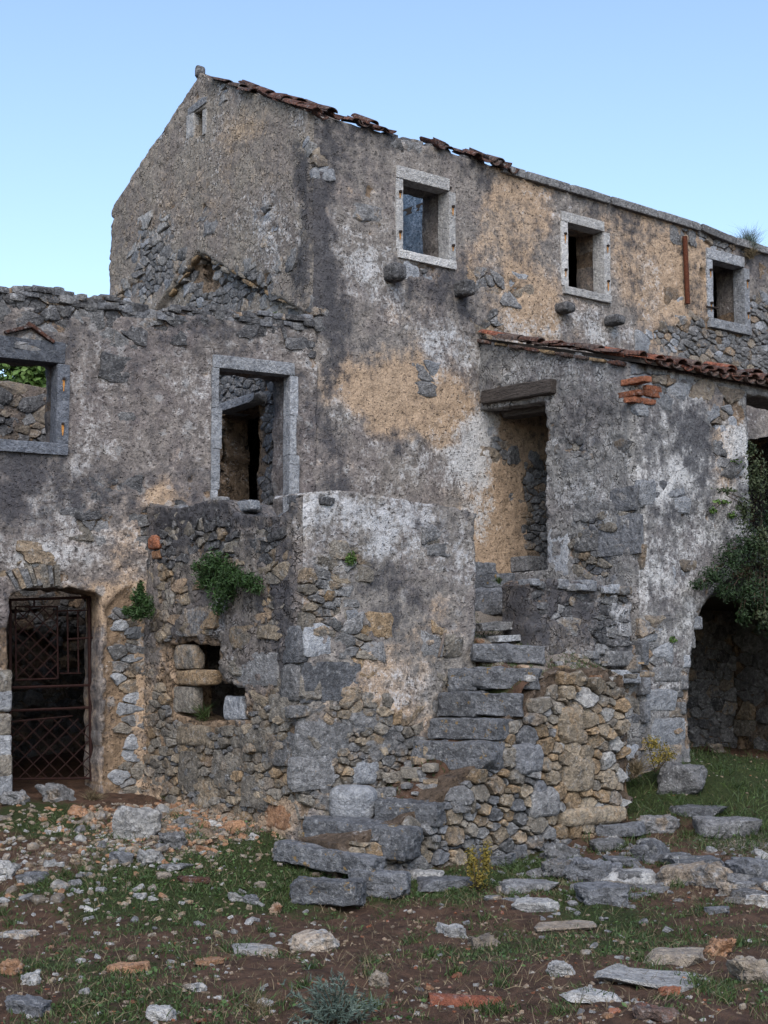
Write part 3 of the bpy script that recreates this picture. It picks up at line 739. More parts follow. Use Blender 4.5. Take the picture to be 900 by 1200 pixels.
# gable wall, u runs from the back corner towards the viewer
YB = 18.1
gw0 = Wall('probe', None, (XG, YB, 0), -YA, [(0, 0), (1, 0), (1, 1)], build=False)
gwin = [gw0.px(x, y) for x, y in ((229, 133), (242, 127), (242, 157), (229, 163))]
gdoor = [gw0.px(x, y) for x, y in ((250, 487), (294, 474), (294, 640), (250, 640))]
ghole = [gw0.px(x, y) for x, y in ((229, 300), (243, 304), (240, 328), (231, 322))]
gout = rough([(0, .4), (YB - YF, .4), (YB - YF, 6.28 + E), (YB - YF - .06, 6.33 + E), (2.36, 7.40 + E), (2.15, 7.52 + E), (1.98, 7.40 + E), (.06, 6.34 + E), (0, 6.28 + E)], .014, .12, 8, keep=(1,))
sa, sr, sl = gw0.px(232, 297), gw0.px(354, 366), gw0.px(186, 358)
def scar(u, v):
    """old roof line of the lower wing: the wall below it was never rendered"""
    vr = sa[1] + (u - sa[0]) * (sr[1] - sa[1]) / (sr[0] - sa[0]); vl = sa[1] + (u - sa[0]) * (sl[1] - sa[1]) / (sl[0] - sa[0])
    lim = np.minimum(vr, vl) + (fbm(u * 6, v * 6, 0, 66, 3) - .5) * .08
    return -.09 * sstep(.025, -.025, v - lim)
gp = [(2, 362, 240, 18, 110, .8), (2, 355, 330, 14, 40, .3), (2, 240, 110, 30, 20, .3), (2, 150, 320, 20, 50, .1), (1, 300, 140, 40, 25, .3), (1, 180, 250, 60, 70, .12), (1, 260, 220, 60, 60, .15),
      (0, 178, 290, 34, 46, -.34), (0, 200, 320, 20, 30, -.3), (0, 160, 345, 30, 20, -.35), (0, 320, 250, 10, 10, -.25),
      (0, 262, 348, 62, 26, -1.2), (0, 236, 325, 22, 22, -1.0), (0, 300, 440, 120, 60, -1.0), (0, 280, 560, 60, 80, -1.2), (3, 190, 290, 40, 50, .2), (3, 330, 300, 30, 60, .15)]
gable = Wall('gable_wall', house, (XG, YB, 0), -YA, gout, [rough(gwin, .006, .1, 2), rough(gdoor, .03, .12, 4), rough(ghole, .02, .08, 6)], .5, M['gable'], .028, (.88, .16, .04, .18), gp, seed=21,
             corners=((YB - YF, (0, -1, 0), 5),), extra=scar, bulge=.016, relief=.018, pscale=2.4)
add_stones(gable, lambda u, v, rs: M[['palerock', 'frame', 'palerock', 'grey'][rs.randint(4)]], (.03, .075), 150, seed=5, tries=9000, expose=.5, h=(.002, .03))
# mortar fillets of the vanished roof
for k, (p, q, dx) in enumerate((((236, 300), (352, 364), 0), ((229, 301), (190, 356), 0))):
    a = onX(*p, XG - .01); b_ = onX(*q, XG - .01); d = b_ - a; L = np.linalg.norm(d); d /= L
    rs = np.random.RandomState(300 + k); n_ = 13 if k == 0 else 6
    for j in range(n_):
        c = a + d * L * (j + .5 + rs.uniform(-.3, .3)) / n_ + np.cross(XA, d) * rs.uniform(-.03, .03)
        an = rs.uniform(-.25, .25); dd = d * math.cos(an) + np.cross(XA, d) * math.sin(an)
        block('roof_scar_mortar', c + XA * rs.uniform(.02, .06), (dd, np.cross(XA, dd), XA), (rs.uniform(.05, .13), rs.uniform(.010, .026), .03), M[['house_scar', 'mixst'][j % 2]], house, 300 + k * 20 + j, rnd=.3, amp=.03, n=4, cuts=4, cutd=.8)
# partition, surviving roof deck; back wall, end wall, floor added to darken rooms
Wall('back_wall', house, (19.1, YB, 0), -XA, [(0, .4), (9.2, .4), (9.2, 6.28 + E), (0, 6.2 + E)], (), 0, M['inner'], .12, (.5, .2, .2, .2), (), seed=31)
part_out = rough([(0, .5), (4.0, .5), (4.0, 6.05 + E), (3.4, 6.25 + E), (2.6, 6.62 + E), (1.6, 6.7 + E), (.5, 6.3 + E), (0, 6.2 + E)], .05, .12, 9)
pw = Wall('partition_wall', house, (12.75, 18.0, 0), -YA, part_out, (), .3, M['blue'], .04, (.95, .3, .25, .3), (), seed=33, relief=.008, bulge=.004)
box3('added_upper_floor', (XG + .3, YF + .45, 4.15 + E), (18.9, YB - .05, 4.3 + E), M['darkwood'], house)  # slab added so the room under it stays dark
box3('roof_deck', (12.72, YF + .02, 6.13 + E), (19.0, YB + .1, 6.22 + E), M['darkwood'], house)
box3('end_wall', (19.02, YF, .4), (19.3, YB, 6.2 + E), M['inner'], house)
# stone window surrounds
def surround(thing, wl, u0, u1, v0, v1, seed, mat, wj=.12, hl=.13, hs=.10, pint=True, proud=.04, deep=.16, left=True, sill=True, jn=1, ext=.06):
    def blk(nm, ua, ub, va, vb, sd, m=mat, dp=deep, pr=proud, amp=.010):
        c = wl.at((ua + ub) / 2, (va + vb) / 2, (pr - dp) / 2)
        return block(nm, c, (wl.u, wl.n, ZV), ((ub - ua) / 2, (pr + dp) / 2, (vb - va) / 2), m, thing, sd, rnd=.06, amp=amp, n=12, cuts=0, cutd=1.02, freq=9, low=0)
    blk('lintel', u0 - wj * .9, u1 + wj * ext * 8, v1, v1 + hl, seed, amp=.007)
    sides = ([(u0 - wj, u0)] if left else []) + [(u1, u1 + wj)]
    for k, (a, b_) in enumerate(sides):
        n = jn; ys = np.linspace(v0, v1 - .004, n + 1)
        for j in range(n):
            jb = blk('jamb', a, b_ + (.02 * ((j * 7 + k) % 3 - 1) if n > 1 else 0), ys[j] + .002, ys[j + 1], seed + 3 + k * 5 + j)
        if pint:
            for fr in (.22, .78):
                uu = (a + b_) / 2; vv_ = v0 + (v1 - v0) * fr + (.0 if k else .02)
                p = wl.at(uu, vv_, proud)
                b0 = block('pintle', p + wl.n * .012, (wl.u, wl.n, ZV), (.016, .022, .016), M['iron'], jb, seed + 40, rnd=.2, amp=.004, n=3, cuts=0)
                V = []; rs = np.random.RandomState(seed + int(fr * 10) + k)
                L = rs.uniform(.04, .13)
                for t in np.linspace(0, 1, 6):
                    wd = .014 * (1 - .6 * t) + rs.uniform(-.003, .003)
                    for sg in (-1, 1): V.append(wl.at(uu + sg * wd, vv_ - .012 - L * t, proud + .010))
                part('rust_stain', V, [(2 * i, 2 * i + 1, 2 * i + 3, 2 * i + 2) for i in range(5)], M['stain'], jb)
    if sill: blk('sill', u0 - wj * .75, u1 + wj * .95, v0 - hs, v0, seed + 20, pr=proud + .02)
surround(house, front, *WINS[0], 101, M['white'], wj=.105, hl=.15, hs=.10, ext=.02)
surround(house, front, *WINS[1], 131, M['white'], wj=.12, hl=.13, hs=.10, ext=.02)
surround(house, front, *WINS[2], 161, M['frame'], wj=.12, hl=.15, hs=.13, ext=.02)
# iron catch and hanging board at the last window
p = front.at(WINS[2][0] - .18, WINS[2][2] + .13, .06); bar('catch', p, p + XA * .25 + ZV * .02, .014, M['iron'], house)
ub0, ub1, vb0, vb1 = WINS[2]
for k in range(2):
    a = front.at(ub0 + .03 + k * .09, vb1 + .03, -.18); b_ = front.at(ub0 + .02 + k * .05, vb0 + .15 + .12 * k, -.24)
    d = b_ - a; L = np.linalg.norm(d); d /= L
    block('shutter_board', (a + b_) / 2, (XA, np.cross(XA, d), d), (.045, .012, L / 2), M['woodb'], house, 190 + k, rnd=.1, amp=.004, n=5, cuts=1)
# gable window stones
ga, gb = gw0.px(224, 134), gw0.px(246, 160)
def gblk(nm, x, y, wpx, hpx, sd, mat, tiltv=0.0, depth_=.10, pr=.035):
    c = onX(x, y, XG - pr + depth_ / 2); k = depth(c) / FPX
    ax = -YA * math.cos(tiltv) + ZV * math.sin(tiltv)
    return block(nm, c, (ax, XA, np.cross(ax, XA) * -1), (wpx * k / .64 / 2, depth_ / 2, hpx * k / 2), mat, house, sd, rnd=.12, amp=.01, n=6)
gblk('lintel', 234, 125, 26, 9, 201, M['frame'], .12); gblk('jamb', 226, 149, 11, 30, 202, M['white']); gblk('jamb', 243, 144, 5, 30, 203, M['white'])
# corbels
for k, (x0, y0, x1, y1) in enumerate(((450, 307, 473, 333), (533, 326, 555, 351), (649, 352, 674, 370), (708, 367, 732, 384))):
    c = onY((x0 + x1) / 2, (y0 + y1) / 2, YF - .10); kk = depth(c) / FPX
    block('corbel', c, (XA, YA, ZV), ((x1 - x0) * kk * .40, .13, (y1 - y0) * kk * .36), M['darkst'], house, 210 + k, rnd=.25 if k < 2 else .42, amp=.014, n=7, cuts=2, cutd=.9)
# rusty downpipe
a = onY(802.5, 277, YF - .07); b_ = onY(806, 356, YF - .06)
V, F = tube([a, a * .6 + b_ * .4, b_], .034, 10); part('downpipe', V, F, M['rust'], house, smooth=True, sharp=40)
# coping slabs along the eaves
xs = [588, 616, 668, 716, 770, 822, 862, 905, 950]
for k in range(len(xs) - 1):
    yy = lambda x: 193.5 + (x - 596) * .3015 + (4 if x > 850 else 0)
    a = onY(xs[k] + 1, yy(xs[k]), YF - .07); b_ = onY(xs[k + 1], yy(xs[k + 1]), YF - .07); d = b_ - a; L = np.linalg.norm(d); d /= L
    up = np.cross(d, -YA) * -1; up = up if up[2] > 0 else -up
    block('coping_slab', (a + b_) / 2 + YA * .18 - up * .055, (d, YA, up), (L / 2 - .006, .19, .055), M['grey'], house, 230 + k, rnd=.12, amp=.012, n=8, cuts=2, cutd=.98)
# loose stones on the wall head
rs = np.random.RandomState(7)
for k in range(16):
    x = rs.uniform(440, 590); c = onY(x, 160, YF + .12); c[2] = float(np.interp(c[0] - XG, [q[0] for q in topl[::-1]], [q[1] for q in topl[::-1]])) + .01
    block('wall_head_stone', c, (XA, YA, ZV), (rs.uniform(.05, .12), .12, rs.uniform(.025, .05)), M['grey' if k % 2 else 'darkst'], house, 250 + k, rnd=.2, amp=.02, n=4, cuts=3, cutd=.85)
c = onX(234.5, 85, XG + .1); block('ridge_stone', c, (YA, XA, ZV), (.03, .05, .07), M['darkst'], house, 270, rnd=.3, amp=.02, n=4, cuts=3, cutd=.7)
# roof tiles
TILE = [tile_mesh('roof_tile', seed=k, mat=M['tile'], L=.42 - .05 * (k % 3), brk=.10 * (k % 2)) for k in range(6)]
def put_tile(p, axis_, normal, rs, thing, flip=False, roll=.0, me=None):
    x = np.array(axis_, float); x /= np.linalg.norm(x); y = np.cross(normal, x); y /= np.linalg.norm(y); z = np.cross(x, y)
    if flip: y, z = -y, -z
    Mx = Matrix((x, y, z)).transposed(); Mx = Mx @ Euler((rs.uniform(-.2, .2) + roll, rs.uniform(-.09, .09), rs.uniform(-.12, .12))).to_matrix()
    return link('roof_tile', me or TILE[rs.randint(6)], thing, p, Mx.to_euler(), (1, rs.uniform(.75, .95), rs.uniform(.5, .75)))
rs = np.random.RandomState(17)
apex = np.array([XG, 15.95, 7.50 + E]); ev = np.array([XG, 13.50, 6.30 + E]); sl_ = apex - ev; SL = np.linalg.norm(sl_); sl_ /= SL; nr_ = np.cross(XA, sl_); nr_ = nr_ if nr_[2] > 0 else -nr_
for col in range(3):
    for r in range(7):
        if rs.rand() < (.05, .15, .3)[col]: continue
        if r == 6 and col > 0: continue
        p = ev + sl_ * (r * .33) + XA * (-.02 + col * .2) + nr_ * (.012 + .015 * (col % 2)) + rs.uniform(-.015, .015, 3)
        put_tile(p, sl_, nr_, rs, house)
        if r < 6: put_tile(p + XA * .10 - nr_ * .01, sl_, nr_, rs, house, flip=True)
for X in np.arange(XG + .55, 10.95, .19):
    zt = float(np.interp(X - XG, [q[0] for q in topl[::-1]], [q[1] for q in topl[::-1]]))
    put_tile(np.array([X, 13.46 + rs.uniform(-.04, .04), zt + .004 + rs.uniform(-.01, .01)]), sl_, nr_, rs, house)
    put_tile(np.array([X + .095, 13.48, zt + .03]), sl_, nr_, rs, house, flip=True)
for x0, x1 in ((508, 534), (548, 598)):
    X0 = onY(x0, 170, YF)[0]; X1 = onY(x1, 180, YF)[0]
    for X in np.arange(X0 + .04, X1 - .02, .15):
        zt = float(np.interp(X - XG, [q[0] for q in topl[::-1]], [q[1] for q in topl[::-1]]))
        for r in range(2):
            put_tile(np.array([X + rs.uniform(-.03, .03), 13.46 + r * .1 + rs.uniform(-.05, .05), zt + .005 + r * .05 + rs.uniform(-.01, .02)]), sl_, nr_, rs, house, flip=bool(rs.rand() < .4), roll=rs.uniform(-.3, .3))
ev2 = np.array([XG, 18.1, 6.34 + E]); s2 = apex - ev2; s2 /= np.linalg.norm(s2); n2_ = np.cross(s2, XA); n2_ = n2_ if n2_[2] > 0 else -n2_
for r in range(6):
    put_tile(ev2 + s2 * (r * .38 + .05) + XA * .09 - n2_ * .02, s2, n2_, rs, house)
print('house', round(time.time() - T0, 1))

# ------------------------------------------------------------------ the roofless wing on the left
wa = math.radians(61.1)
DW = math.cos(wa) * _fx + math.sin(wa) * _rt; CW = np.array([9.9, YF + .012, 0])
wing = empty('roofless_wing', (7.5, 14.6, .7), 'low roofless stone wing with dark mottled render and an arched gateway', 'ruin')
wg0 = Wall('probe', None, CW, DW, [(0, 0), (1, 0), (1, 1)], build=False)
wwin = rect_px(wg0, -75, 420, 66, 520)
a = wg0.px(66, 426); wwin = (a[0] - 1.0, a[0], wg0.px(66, 520)[1], wg0.px(33, 423)[1])
wdr = rect_px(wg0, 257.5, 433, 337, 612); wdr = (wdr[0], wdr[1], wg0.px(300, 625)[1], wg0.px(297, 436)[1])
gt = [wg0.px(x, y) for x, y in ((9, 960), (9, 702), (12, 695), (30, 690), (60, 688), (90, 690), (112, 694), (119, 699), (118, 960))]
wtop = [wg0.px(x, y) for x, y in ((372, 366), (350, 372), (310, 368), (270, 362), (230, 362), (190, 364), (150, 354), (130, 348), (100, 349), (60, 340), (30, 336), (0, 338), (-60, 330), (-160, 338))]
wout = np.concatenate([[(-5.2, .2), (0, .2)], wtop, [(-5.2, 4.0 + E)]]); wout = rough(wout, .025, .11, 12, keep=(0, 1))
wp = [(0, 60, 352, 110, 16, -1.0), (0, 170, 362, 60, 10, -.8), (0, 270, 368, 100, 7, -.7), (0, 55, 375, 40, 12, -.7), (0, 188, 380, 10, 8, -.6),
      (0, 140, 820, 20, 130, -1.1), (0, 150, 900, 16, 40, -.5), (0, 5, 860, 12, 90, -1.2), (0, 45, 676, 50, 10, -.8), (0, 180, 610, 14, 20, -.7), (0, 70, 655, 60, 8, -.3), (0, 110, 620, 40, 20, -.2),
      (1, 155, 830, 40, 120, .75), (1, 130, 710, 70, 30, .5), (3, 150, 800, 50, 120, -.15), (1, 190, 560, 60, 40, .18), (1, 150, 630, 80, 60, .4), (1, 190, 580, 15, 15, .4), (1, 215, 500, 40, 60, .12),
      (2, 50, 560, 90, 40, .3), (2, 110, 430, 60, 60, .2), (2, 30, 600, 60, 40, .25), (2, 300, 395, 90, 14, .25), (2, 380, 480, 25, 100, .2), (2, 150, 690, 130, 50, -.35), (2, 190, 480, 60, 80, -.1), (2, 160, 840, 40, 90, -.3),
      (3, 35, 655, 50, 25, .3), (3, 130, 650, 60, 30, .2), (3, 240, 440, 40, 60, .1), (3, 100, 590, 60, 60, .15), (3, 200, 400, 120, 40, .1), (3, 160, 750, 40, 60, .15), (3, 355, 480, 20, 100, .15), (2, 365, 420, 12, 60, -.2)]
wwall = Wall('front_wall', wing, CW, DW, wout, [opening(*wwin, seed=41), opening(*wdr, seed=42), rough(gt, .02, .1, 43)], .5, M['wing'], .028, (.80, .07, .34, .20), wp, seed=41, bulge=.014, relief=.022)
add_stones(wwall, lambda u, v, rs: M[['grey', 'darkst', 'darkst', 'darkst'][rs.randint(4)]] if v > 3.5 else M[['frame', 'mixst', 'grey'][rs.randint(3)]], (.04, .11), 270, seed=6, tries=9000, h=(.004, .03))
# dark stones along the broken wall head
rs = np.random.RandomState(23)
for k in range(70):
    u = -4.0 + 4.0 * (k + rs.uniform(-.3, .3)) / 70; i = np.argsort([abs(q[0] - u) for q in wtop])[:2]; q0, q1 = wtop[i[0]], wtop[i[1]]
    t = (u - q0[0]) / (q1[0] - q0[0] + 1e-9); v = q0[1] + t * (q1[1] - q0[1]); v = v if abs(v - q0[1]) < .2 else q0[1]
    for row in range(2):
        block('wall_head_stone', wwall.at(u + row * .03, v - .02 - row * .075 + rs.uniform(-.02, .03), -.06 - .22 * (rs.rand() < .3) * (row == 0)), (DW, wwall.n, ZV), (rs.uniform(.04, .09), rs.uniform(.07, .12), rs.uniform(.022, .05)),
              M[['darkst', 'darkst', 'grey', 'bluegrey'][rs.randint(4)]], wing, 1200 + k * 2 + row, rnd=.22, amp=.022, n=3, cuts=3, cutd=.85, sharp=35)
# pieces of tile above the left window
for k, (x, y, an) in enumerate(((22, 386, .35), (47, 391, -.55))):
    c = onpl(x, y, CW + wwall.n * .02, wwall.n)
    ax = DW * math.cos(an) + ZV * math.sin(an); block('tile_piece', c, (ax, wwall.n, np.cross(ax, wwall.n)), (.16, .06, .018), M['tile'], wing, 60 + k, rnd=.2, amp=.01, n=5)
surround(wing, wwall, *wwin, 301, M['framedk'], wj=.13, hl=.22, hs=.12, proud=.045, deep=.17, left=False, ext=.08)
surround(wing, wwall, *wdr, 331, M['frame'], wj=.10, hl=.14, hs=.1, proud=.04, deep=.13, pint=False, sill=False, jn=4, ext=.07)
# voussoirs over the gateway and rough quoins beside it
for k, x in enumerate((14, 22, 30, 37, 44, 51, 58, 66)):
    c = onpl(x, 678 - .12 * (x - 14) + .0014 * (x - 35) ** 2 + (k % 3), CW + wwall.n * .015, wwall.n); an = math.radians(100 + (x - 40) * -.5 + 8)
    ax = DW * math.cos(an) + ZV * math.sin(an)
    block('voussoir', c, (ax, wwall.n, np.cross(wwall.n, ax)), (.095 + .02 * (k % 2), .05, .024 + .008 * (k % 3)), M['mixst' if k % 2 else 'grey'], wing, 360 + k, rnd=.15, amp=.014, n=4)
for k, y in enumerate((798, 822, 849, 874, 897, 920)):
    c = onpl(2, y, CW, wwall.n); block('quoin', c - wwall.n * .055, (DW, wwall.n, ZV), (.095, .085, .105), M['frame' if k % 2 else 'mixst'], wing, 420 + k, rnd=.14, amp=.02, n=7, cuts=3)
# back wall of the wing and its floor; end wall added to keep light out
wb = rough([(0, .2), (6.6, .2), (6.6, 3.74 + E), (5, 3.70 + E), (4.0, 3.72 + E), (3, 3.80 + E), (2.2, 3.80 + E), (1.2, 3.95 + E), (0, 3.8 + E)], .05, .12, 14)
wback = Wall('back_wall', wing, (3.3, 17.8, 0), XA, wb, (), .4, M['inner'], .05, (.62, .15, .3, .15), (), seed=47, bulge=.03, relief=.03)
add_stones(wback, pick('grey', 'darkst', 'warm', 'darkst'), (.05, .11), 140, region=((-20, 425), (80, 425), (80, 545), (-20, 545)), seed=8, tries=2500, expose=.6)
add_stones(wback, pick('grey', 'darkst', 'warm'), (.07, .15), 110, region=((-5, 690), (120, 690), (120, 930), (-5, 930)), seed=9, tries=2000, expose=2)
box3('floor', (4.76, 14.75, 1.35 + E), (9.85, 17.35, 1.5 + E), M['darkwood'], wing)  # stops short of the back wall so light reaches the gate room
box3('end_wall', (4.5, 14.62, .3), (4.75, 17.9, 3.7 + E), M['inner'], wing)
# lintel of the inner doorway seen through the upper door
a = onX(256, 482, XG - .02); b_ = onX(302, 467, XG - .02); d = b_ - a; L = np.linalg.norm(d); d /= L
block('inner_lintel', (a + b_) / 2 + ZV * .02 + XA * .15, (d, XA, np.cross(d, XA)), (L / 2, .2, .05), M['frame'], house, 440, rnd=.1, amp=.01)
print('wing', round(time.time() - T0, 1))

# ------------------------------------------------------------------ rusted gate
gp0 = CW - wwall.n * .30
def gpt(x, y): return onpl(x, y, gp0, wwall.n)
gate = empty('iron_gate', tuple(gpt(60, 930)), 'rusted iron gate with diamond lattice panels in the arched gateway', 'gate')
def gbar(x0, y0, x1, y1, r=.009, nm='bar'): return bar(nm, gpt(x0, y0), gpt(x1, y1), r, M['gate'], gate, 6)
gbar(104, 698, 107, 915, .019, 'gate_post'); gbar(12, 704, 12, 915, .016, 'gate_post'); gbar(11, 703, 104, 700, .016, 'rail')
gbar(11, 806, 105, 803, .015, 'rail'); gbar(11, 833, 106, 829, .015, 'rail'); gbar(11, 846, 85, 839, .008)
gbar(18, 711, 68, 711); gbar(18, 711, 19, 796); gbar(67, 711, 68, 794); gbar(18, 797, 68, 795); gbar(68, 716, 104, 715); gbar(79, 716, 80, 788); gbar(91, 716, 92, 788); gbar(80, 749, 112, 747, .01); gbar(70, 789, 95, 789, .007); gbar(40, 703, 40, 711)
for k in range(-3, 5):
    for sg in (1, -1):
        x0 = 43 + k * 16; pts = []
        for t in np.linspace(-60, 60, 61):
            x, y = x0 + sg * t, 754 + t
            if 18 <= x <= 68 and 711 <= y <= 796: pts.append((x, y))
        if len(pts) > 3: gbar(*pts[0], *pts[-1], r=.006)
for k in range(-3, 6):
    for sg in (1, -1):
        x0 = 58 + k * 19; pts = []
        for t in np.linspace(-80, 80, 81):
            x, y = x0 + sg * t, 876 + t
            if 12 <= x <= 105 and 842 <= y <= 912: pts.append((x, y))
        if len(pts) > 3: gbar(*pts[0], *pts[-1], r=.006)
gbar(12, 913, 106, 912, .012, 'rail')

# ------------------------------------------------------------------ ruined terrace in front of the wing door
XT, YT, XT2 = 8.06, 11.22, 10.07
terr = empty('ruined_terrace', (9.0, 12.4, .5), 'broken box-shaped stone terrace in front of the wing, dark on its left side', 'terrace')
tl0 = Wall('probe', None, (XT, 13.95, 0), -YA, [(0, 0), (1, 0), (1, 1)], build=False)
LT = 13.95 - YT
ltop = [tl0.px(x, y) for x, y in ((350, 584), (344, 584), (341, 598), (330, 606), (300, 606), (280, 604), (272, 590), (255, 586), (240, 588), (225, 594), (200, 596), (180, 592), (172, 588))]
lout = np.concatenate([[(0, .2), (LT, .2), (LT, 1.69 + E)], ltop]); lout = np.concatenate([lout, [(0, 1.85 + E)]]); lout = rough(lout, .02, .1, 15, keep=(0, 1, len(lout) - 1))
niche = [tl0.px(x, y) for x, y in ((197, 756), (215, 750), (240, 755), (257, 757), (259, 798), (290, 806), (291, 843), (260, 846), (232, 846), (203, 836))]
lp = [(2, 270, 610, 110, 34, .5), (2, 335, 690, 22, 110, .5), (2, 215, 610, 50, 26, .3), (0, 225, 650, 50, 50, -.5), (0, 250, 880, 110, 70, -.75), (0, 190, 640, 12, 30, -.4), (0, 230, 790, 60, 60, -.5), (0, 325, 920, 40, 60, -.4), (0, 320, 680, 8, 90, -.5),
      (1, 260, 900, 120, 90, .6), (1, 330, 960, 30, 30, .5), (1, 190, 860, 40, 100, .5), (2, 260, 900, 120, 80, -.25), (3, 300, 740, 40, 60, .15), (3, 260, 720, 40, 20, .2)]
tl = Wall('left_wall', terr, (XT, 13.95, 0), -YA, lout, [rough(niche, .02, .08, 16)], (.45), M['terraceside'], .024, (.86, .05, .28, .1), lp, seed=51, corners=((LT, (0, -1, 0), 52),), bulge=.03, relief=.03)
add_stones(tl, lambda u, v, rs: M[['darkst', 'mixst', 'darkst'][rs.randint(3)]] if v > 2.9 else M[['mixst', 'tanst', 'tanst', 'mixst', 'warm'][rs.randint(5)]], (.03, .10), 250, seed=10, tries=10000, expose=.55, h=(.0, .032), flat=1.8)
tf0 = Wall('probe', None, (XT, YT, 0), XA, [(0, 0), (1, 0), (1, 1)], build=False)
ftop = [tf0.px(x, y) for x, y in ((555, 640), (554, 604), (546, 598), (520, 594), (490, 589), (450, 582), (420, 577), (380, 576), (358, 577))]
fout = np.concatenate([[(0, .2), (XT2 - XT, .2)], ftop, [(0, 1.69 + E)]]); fout = rough(fout, .014, .1, 17, keep=(0, len(fout) - 1))
fp = [(3, 460, 600, 110, 28, .2), (3, 420, 640, 40, 40, .2), (3, 380, 590, 30, 30, .3), (3, 520, 620, 40, 40, .2), (2, 450, 670, 70, 36, .35), (2, 370, 650, 20, 50, .25), (2, 500, 620, 20, 14, .4), (2, 540, 650, 20, 40, .2), (2, 470, 740, 50, 40, .15),
      (1, 500, 750, 50, 50, .28), (1, 440, 800, 80, 70, .34), (1, 400, 890, 70, 70, .4), (1, 520, 690, 26, 30, .22), (1, 470, 840, 50, 40, .25), (1, 375, 700, 20, 40, .3),
      (0, 375, 700, 22, 40, -.55), (0, 390, 870, 60, 60, -.6), (0, 370, 940, 40, 50, -.4), (0, 440, 880, 50, 50, -.6), (0, 415, 740, 18, 40, -.45), (0, 520, 800, 20, 60, -.4), (0, 410, 655, 12, 16, -.6)]
tf = Wall('front_wall', terr, (XT, YT, 0), XA, fout, (), .45, M['terrace'], .024, (.91, .08, .2, .19), fp, seed=53, corners=((0.0, (-1, 0, 0), 52),), bulge=.012, relief=.022)
add_stones(tf, lambda u, v, rs: M[['grey', 'mixst', 'mixst', 'tanst'][rs.randint(4)]], (.03, .075), 120, seed=12, tries=6000, expose=.5)
# large flat stones in the corner and face
def slab_px(thing, wl, nm, x, y, wpx, hpx, mat, seed, h=.02, an=0.0, n=7, amp=.016, asp=None, rnd=.22):
    c = onpl(x, y, wl.o, wl.n); k = depth(c) / FPX; asp = asp or abs(wl.u.dot(_rt)); ax = wl.u * math.cos(an) + ZV * math.sin(an)
    return block(nm, c + wl.n * (h - .06), (ax, wl.n, np.cross(wl.n, ax) * -1), (wpx * k / asp / 2, .06, hpx * k / 2), mat, wl.obj, seed, rnd=rnd, amp=amp, n=n, cuts=6, cutd=.84, sharp=34)
for k, (x, y, wp_, hp_, m_, an) in enumerate(((389, 800, 64, 48, 'bluegrey', 0), (371, 750, 30, 40, 'frame', .05), (378, 868, 60, 44, 'grey', -.05), (366, 905, 46, 40, 'grey', .1), (430, 845, 60, 26, 'grey', .1), (450, 870, 44, 30, 'grey', .5), (428, 905, 30, 26, 'frame', 0), (345, 765, 1, 1, 'grey', 0), (362, 833, 44, 16, 'grey', .05), (385, 690, 18, 26, 'palerock', .3), (412, 725, 14, 24, 'frame', .2), (385, 940, 40, 22, 'grey', -.2))):
    if wp_ > 2: slab_px(terr, tf, 'stone', x, y, wp_, hp_, M[m_], 450 + k, h=.028, an=an)
for k, (x, y, wp_, hp_, m_) in enumerate(((343, 756, 20, 44, 'bluegrey'), (340, 800, 20, 40, 'grey'), (333, 880, 40, 34, 'grey'), (238, 728, 56, 36, 'grey'), (213, 770, 30, 27, 'mixst'), (222, 794, 54, 17, 'tanst'), (211, 820, 30, 30, 'mixst'), (272, 830, 30, 28, 'frame'), (300, 785, 60, 40, 'grey'), (228, 862, 50, 22, 'tanst'), (268, 905, 40, 40, 'mixst'), (222, 905, 24, 50, 'mixst'), (300, 865, 40, 30, 'mixst'), (330, 830, 30, 30, 'mixst'), (245, 935, 30, 40, 'tanst'), (185, 905, 20, 40, 'mixst'), (300, 930, 34, 40, 'mixst'), (326, 958, 34, 30, 'orange'), (182, 635, 14, 16, 'brick'), (184, 650, 14, 12, 'orange'))):
    slab_px(terr, tl, 'brick' if m_ == 'brick' else 'stone', x, y, wp_, hp_, M[m_], 470 + k, h=.03 if k not in (4, 5, 6, 7) else -.02, amp=.02)
# rubble heads of the terrace walls
rs = np.random.RandomState(31)
for k in range(42):
    x = rs.uniform(172, 352); i = np.argsort([abs(q[0] - tl.px(x, 590)[0]) for q in ltop])[0]; u, v = ltop[i]
    u += rs.uniform(-.08, .08)
    block('wall_head_stone', tl.at(np.clip(u, .05, LT - .05), v - .03 + rs.uniform(-.02, .03), -rs.uniform(.03, .35)), (-YA, XA, ZV), (rs.uniform(.05, .11), rs.uniform(.05, .09), rs.uniform(.025, .05)), M[['darkst', 'grey', 'bluegrey'][rs.randint(3)]], terr, 1500 + k, rnd=.22, amp=.025, n=4, cuts=4, cutd=.85, sharp=35)
for k in range(16):
    x = 362 + 12 * k; i = np.argsort([abs(q[0] - tf.px(x, 590)[0]) for q in ftop])[0]; u, v = ftop[i]
    block('wall_head_stone', tf.at(u + rs.uniform(-.08, .08), v - .045 + rs.uniform(-.01, .01), -rs.uniform(.08, .3)), (XA, YA, ZV), (rs.uniform(.05, .10), rs.uniform(.05, .1), rs.uniform(.025, .04)), M[['darkst', 'grey', 'grey'][rs.randint(3)]], terr, 1600 + k, rnd=.22, amp=.02, n=4, cuts=4, cutd=.85, sharp=35)
slab_px(terr, tl, 'threshold_stone', 278, 592, 20, 12, M['frame'], 1700, h=-.06)
box3('fill', (XT + 1.05, YT + .3, .4), (XT2 - .02, 13.62, 1.30 + E), M['ground'], terr, (0, .9, 0, 1))  # set back behind the niche so the recess goes dark
box3('fill', (XT + .3, YT + .3, 1.302 + E), (XT2 - .02, 13.62, 1.45 + E), M['ground'], terr, (0, .9, 0, 1))  # cap added over the gap to keep light out of the niche
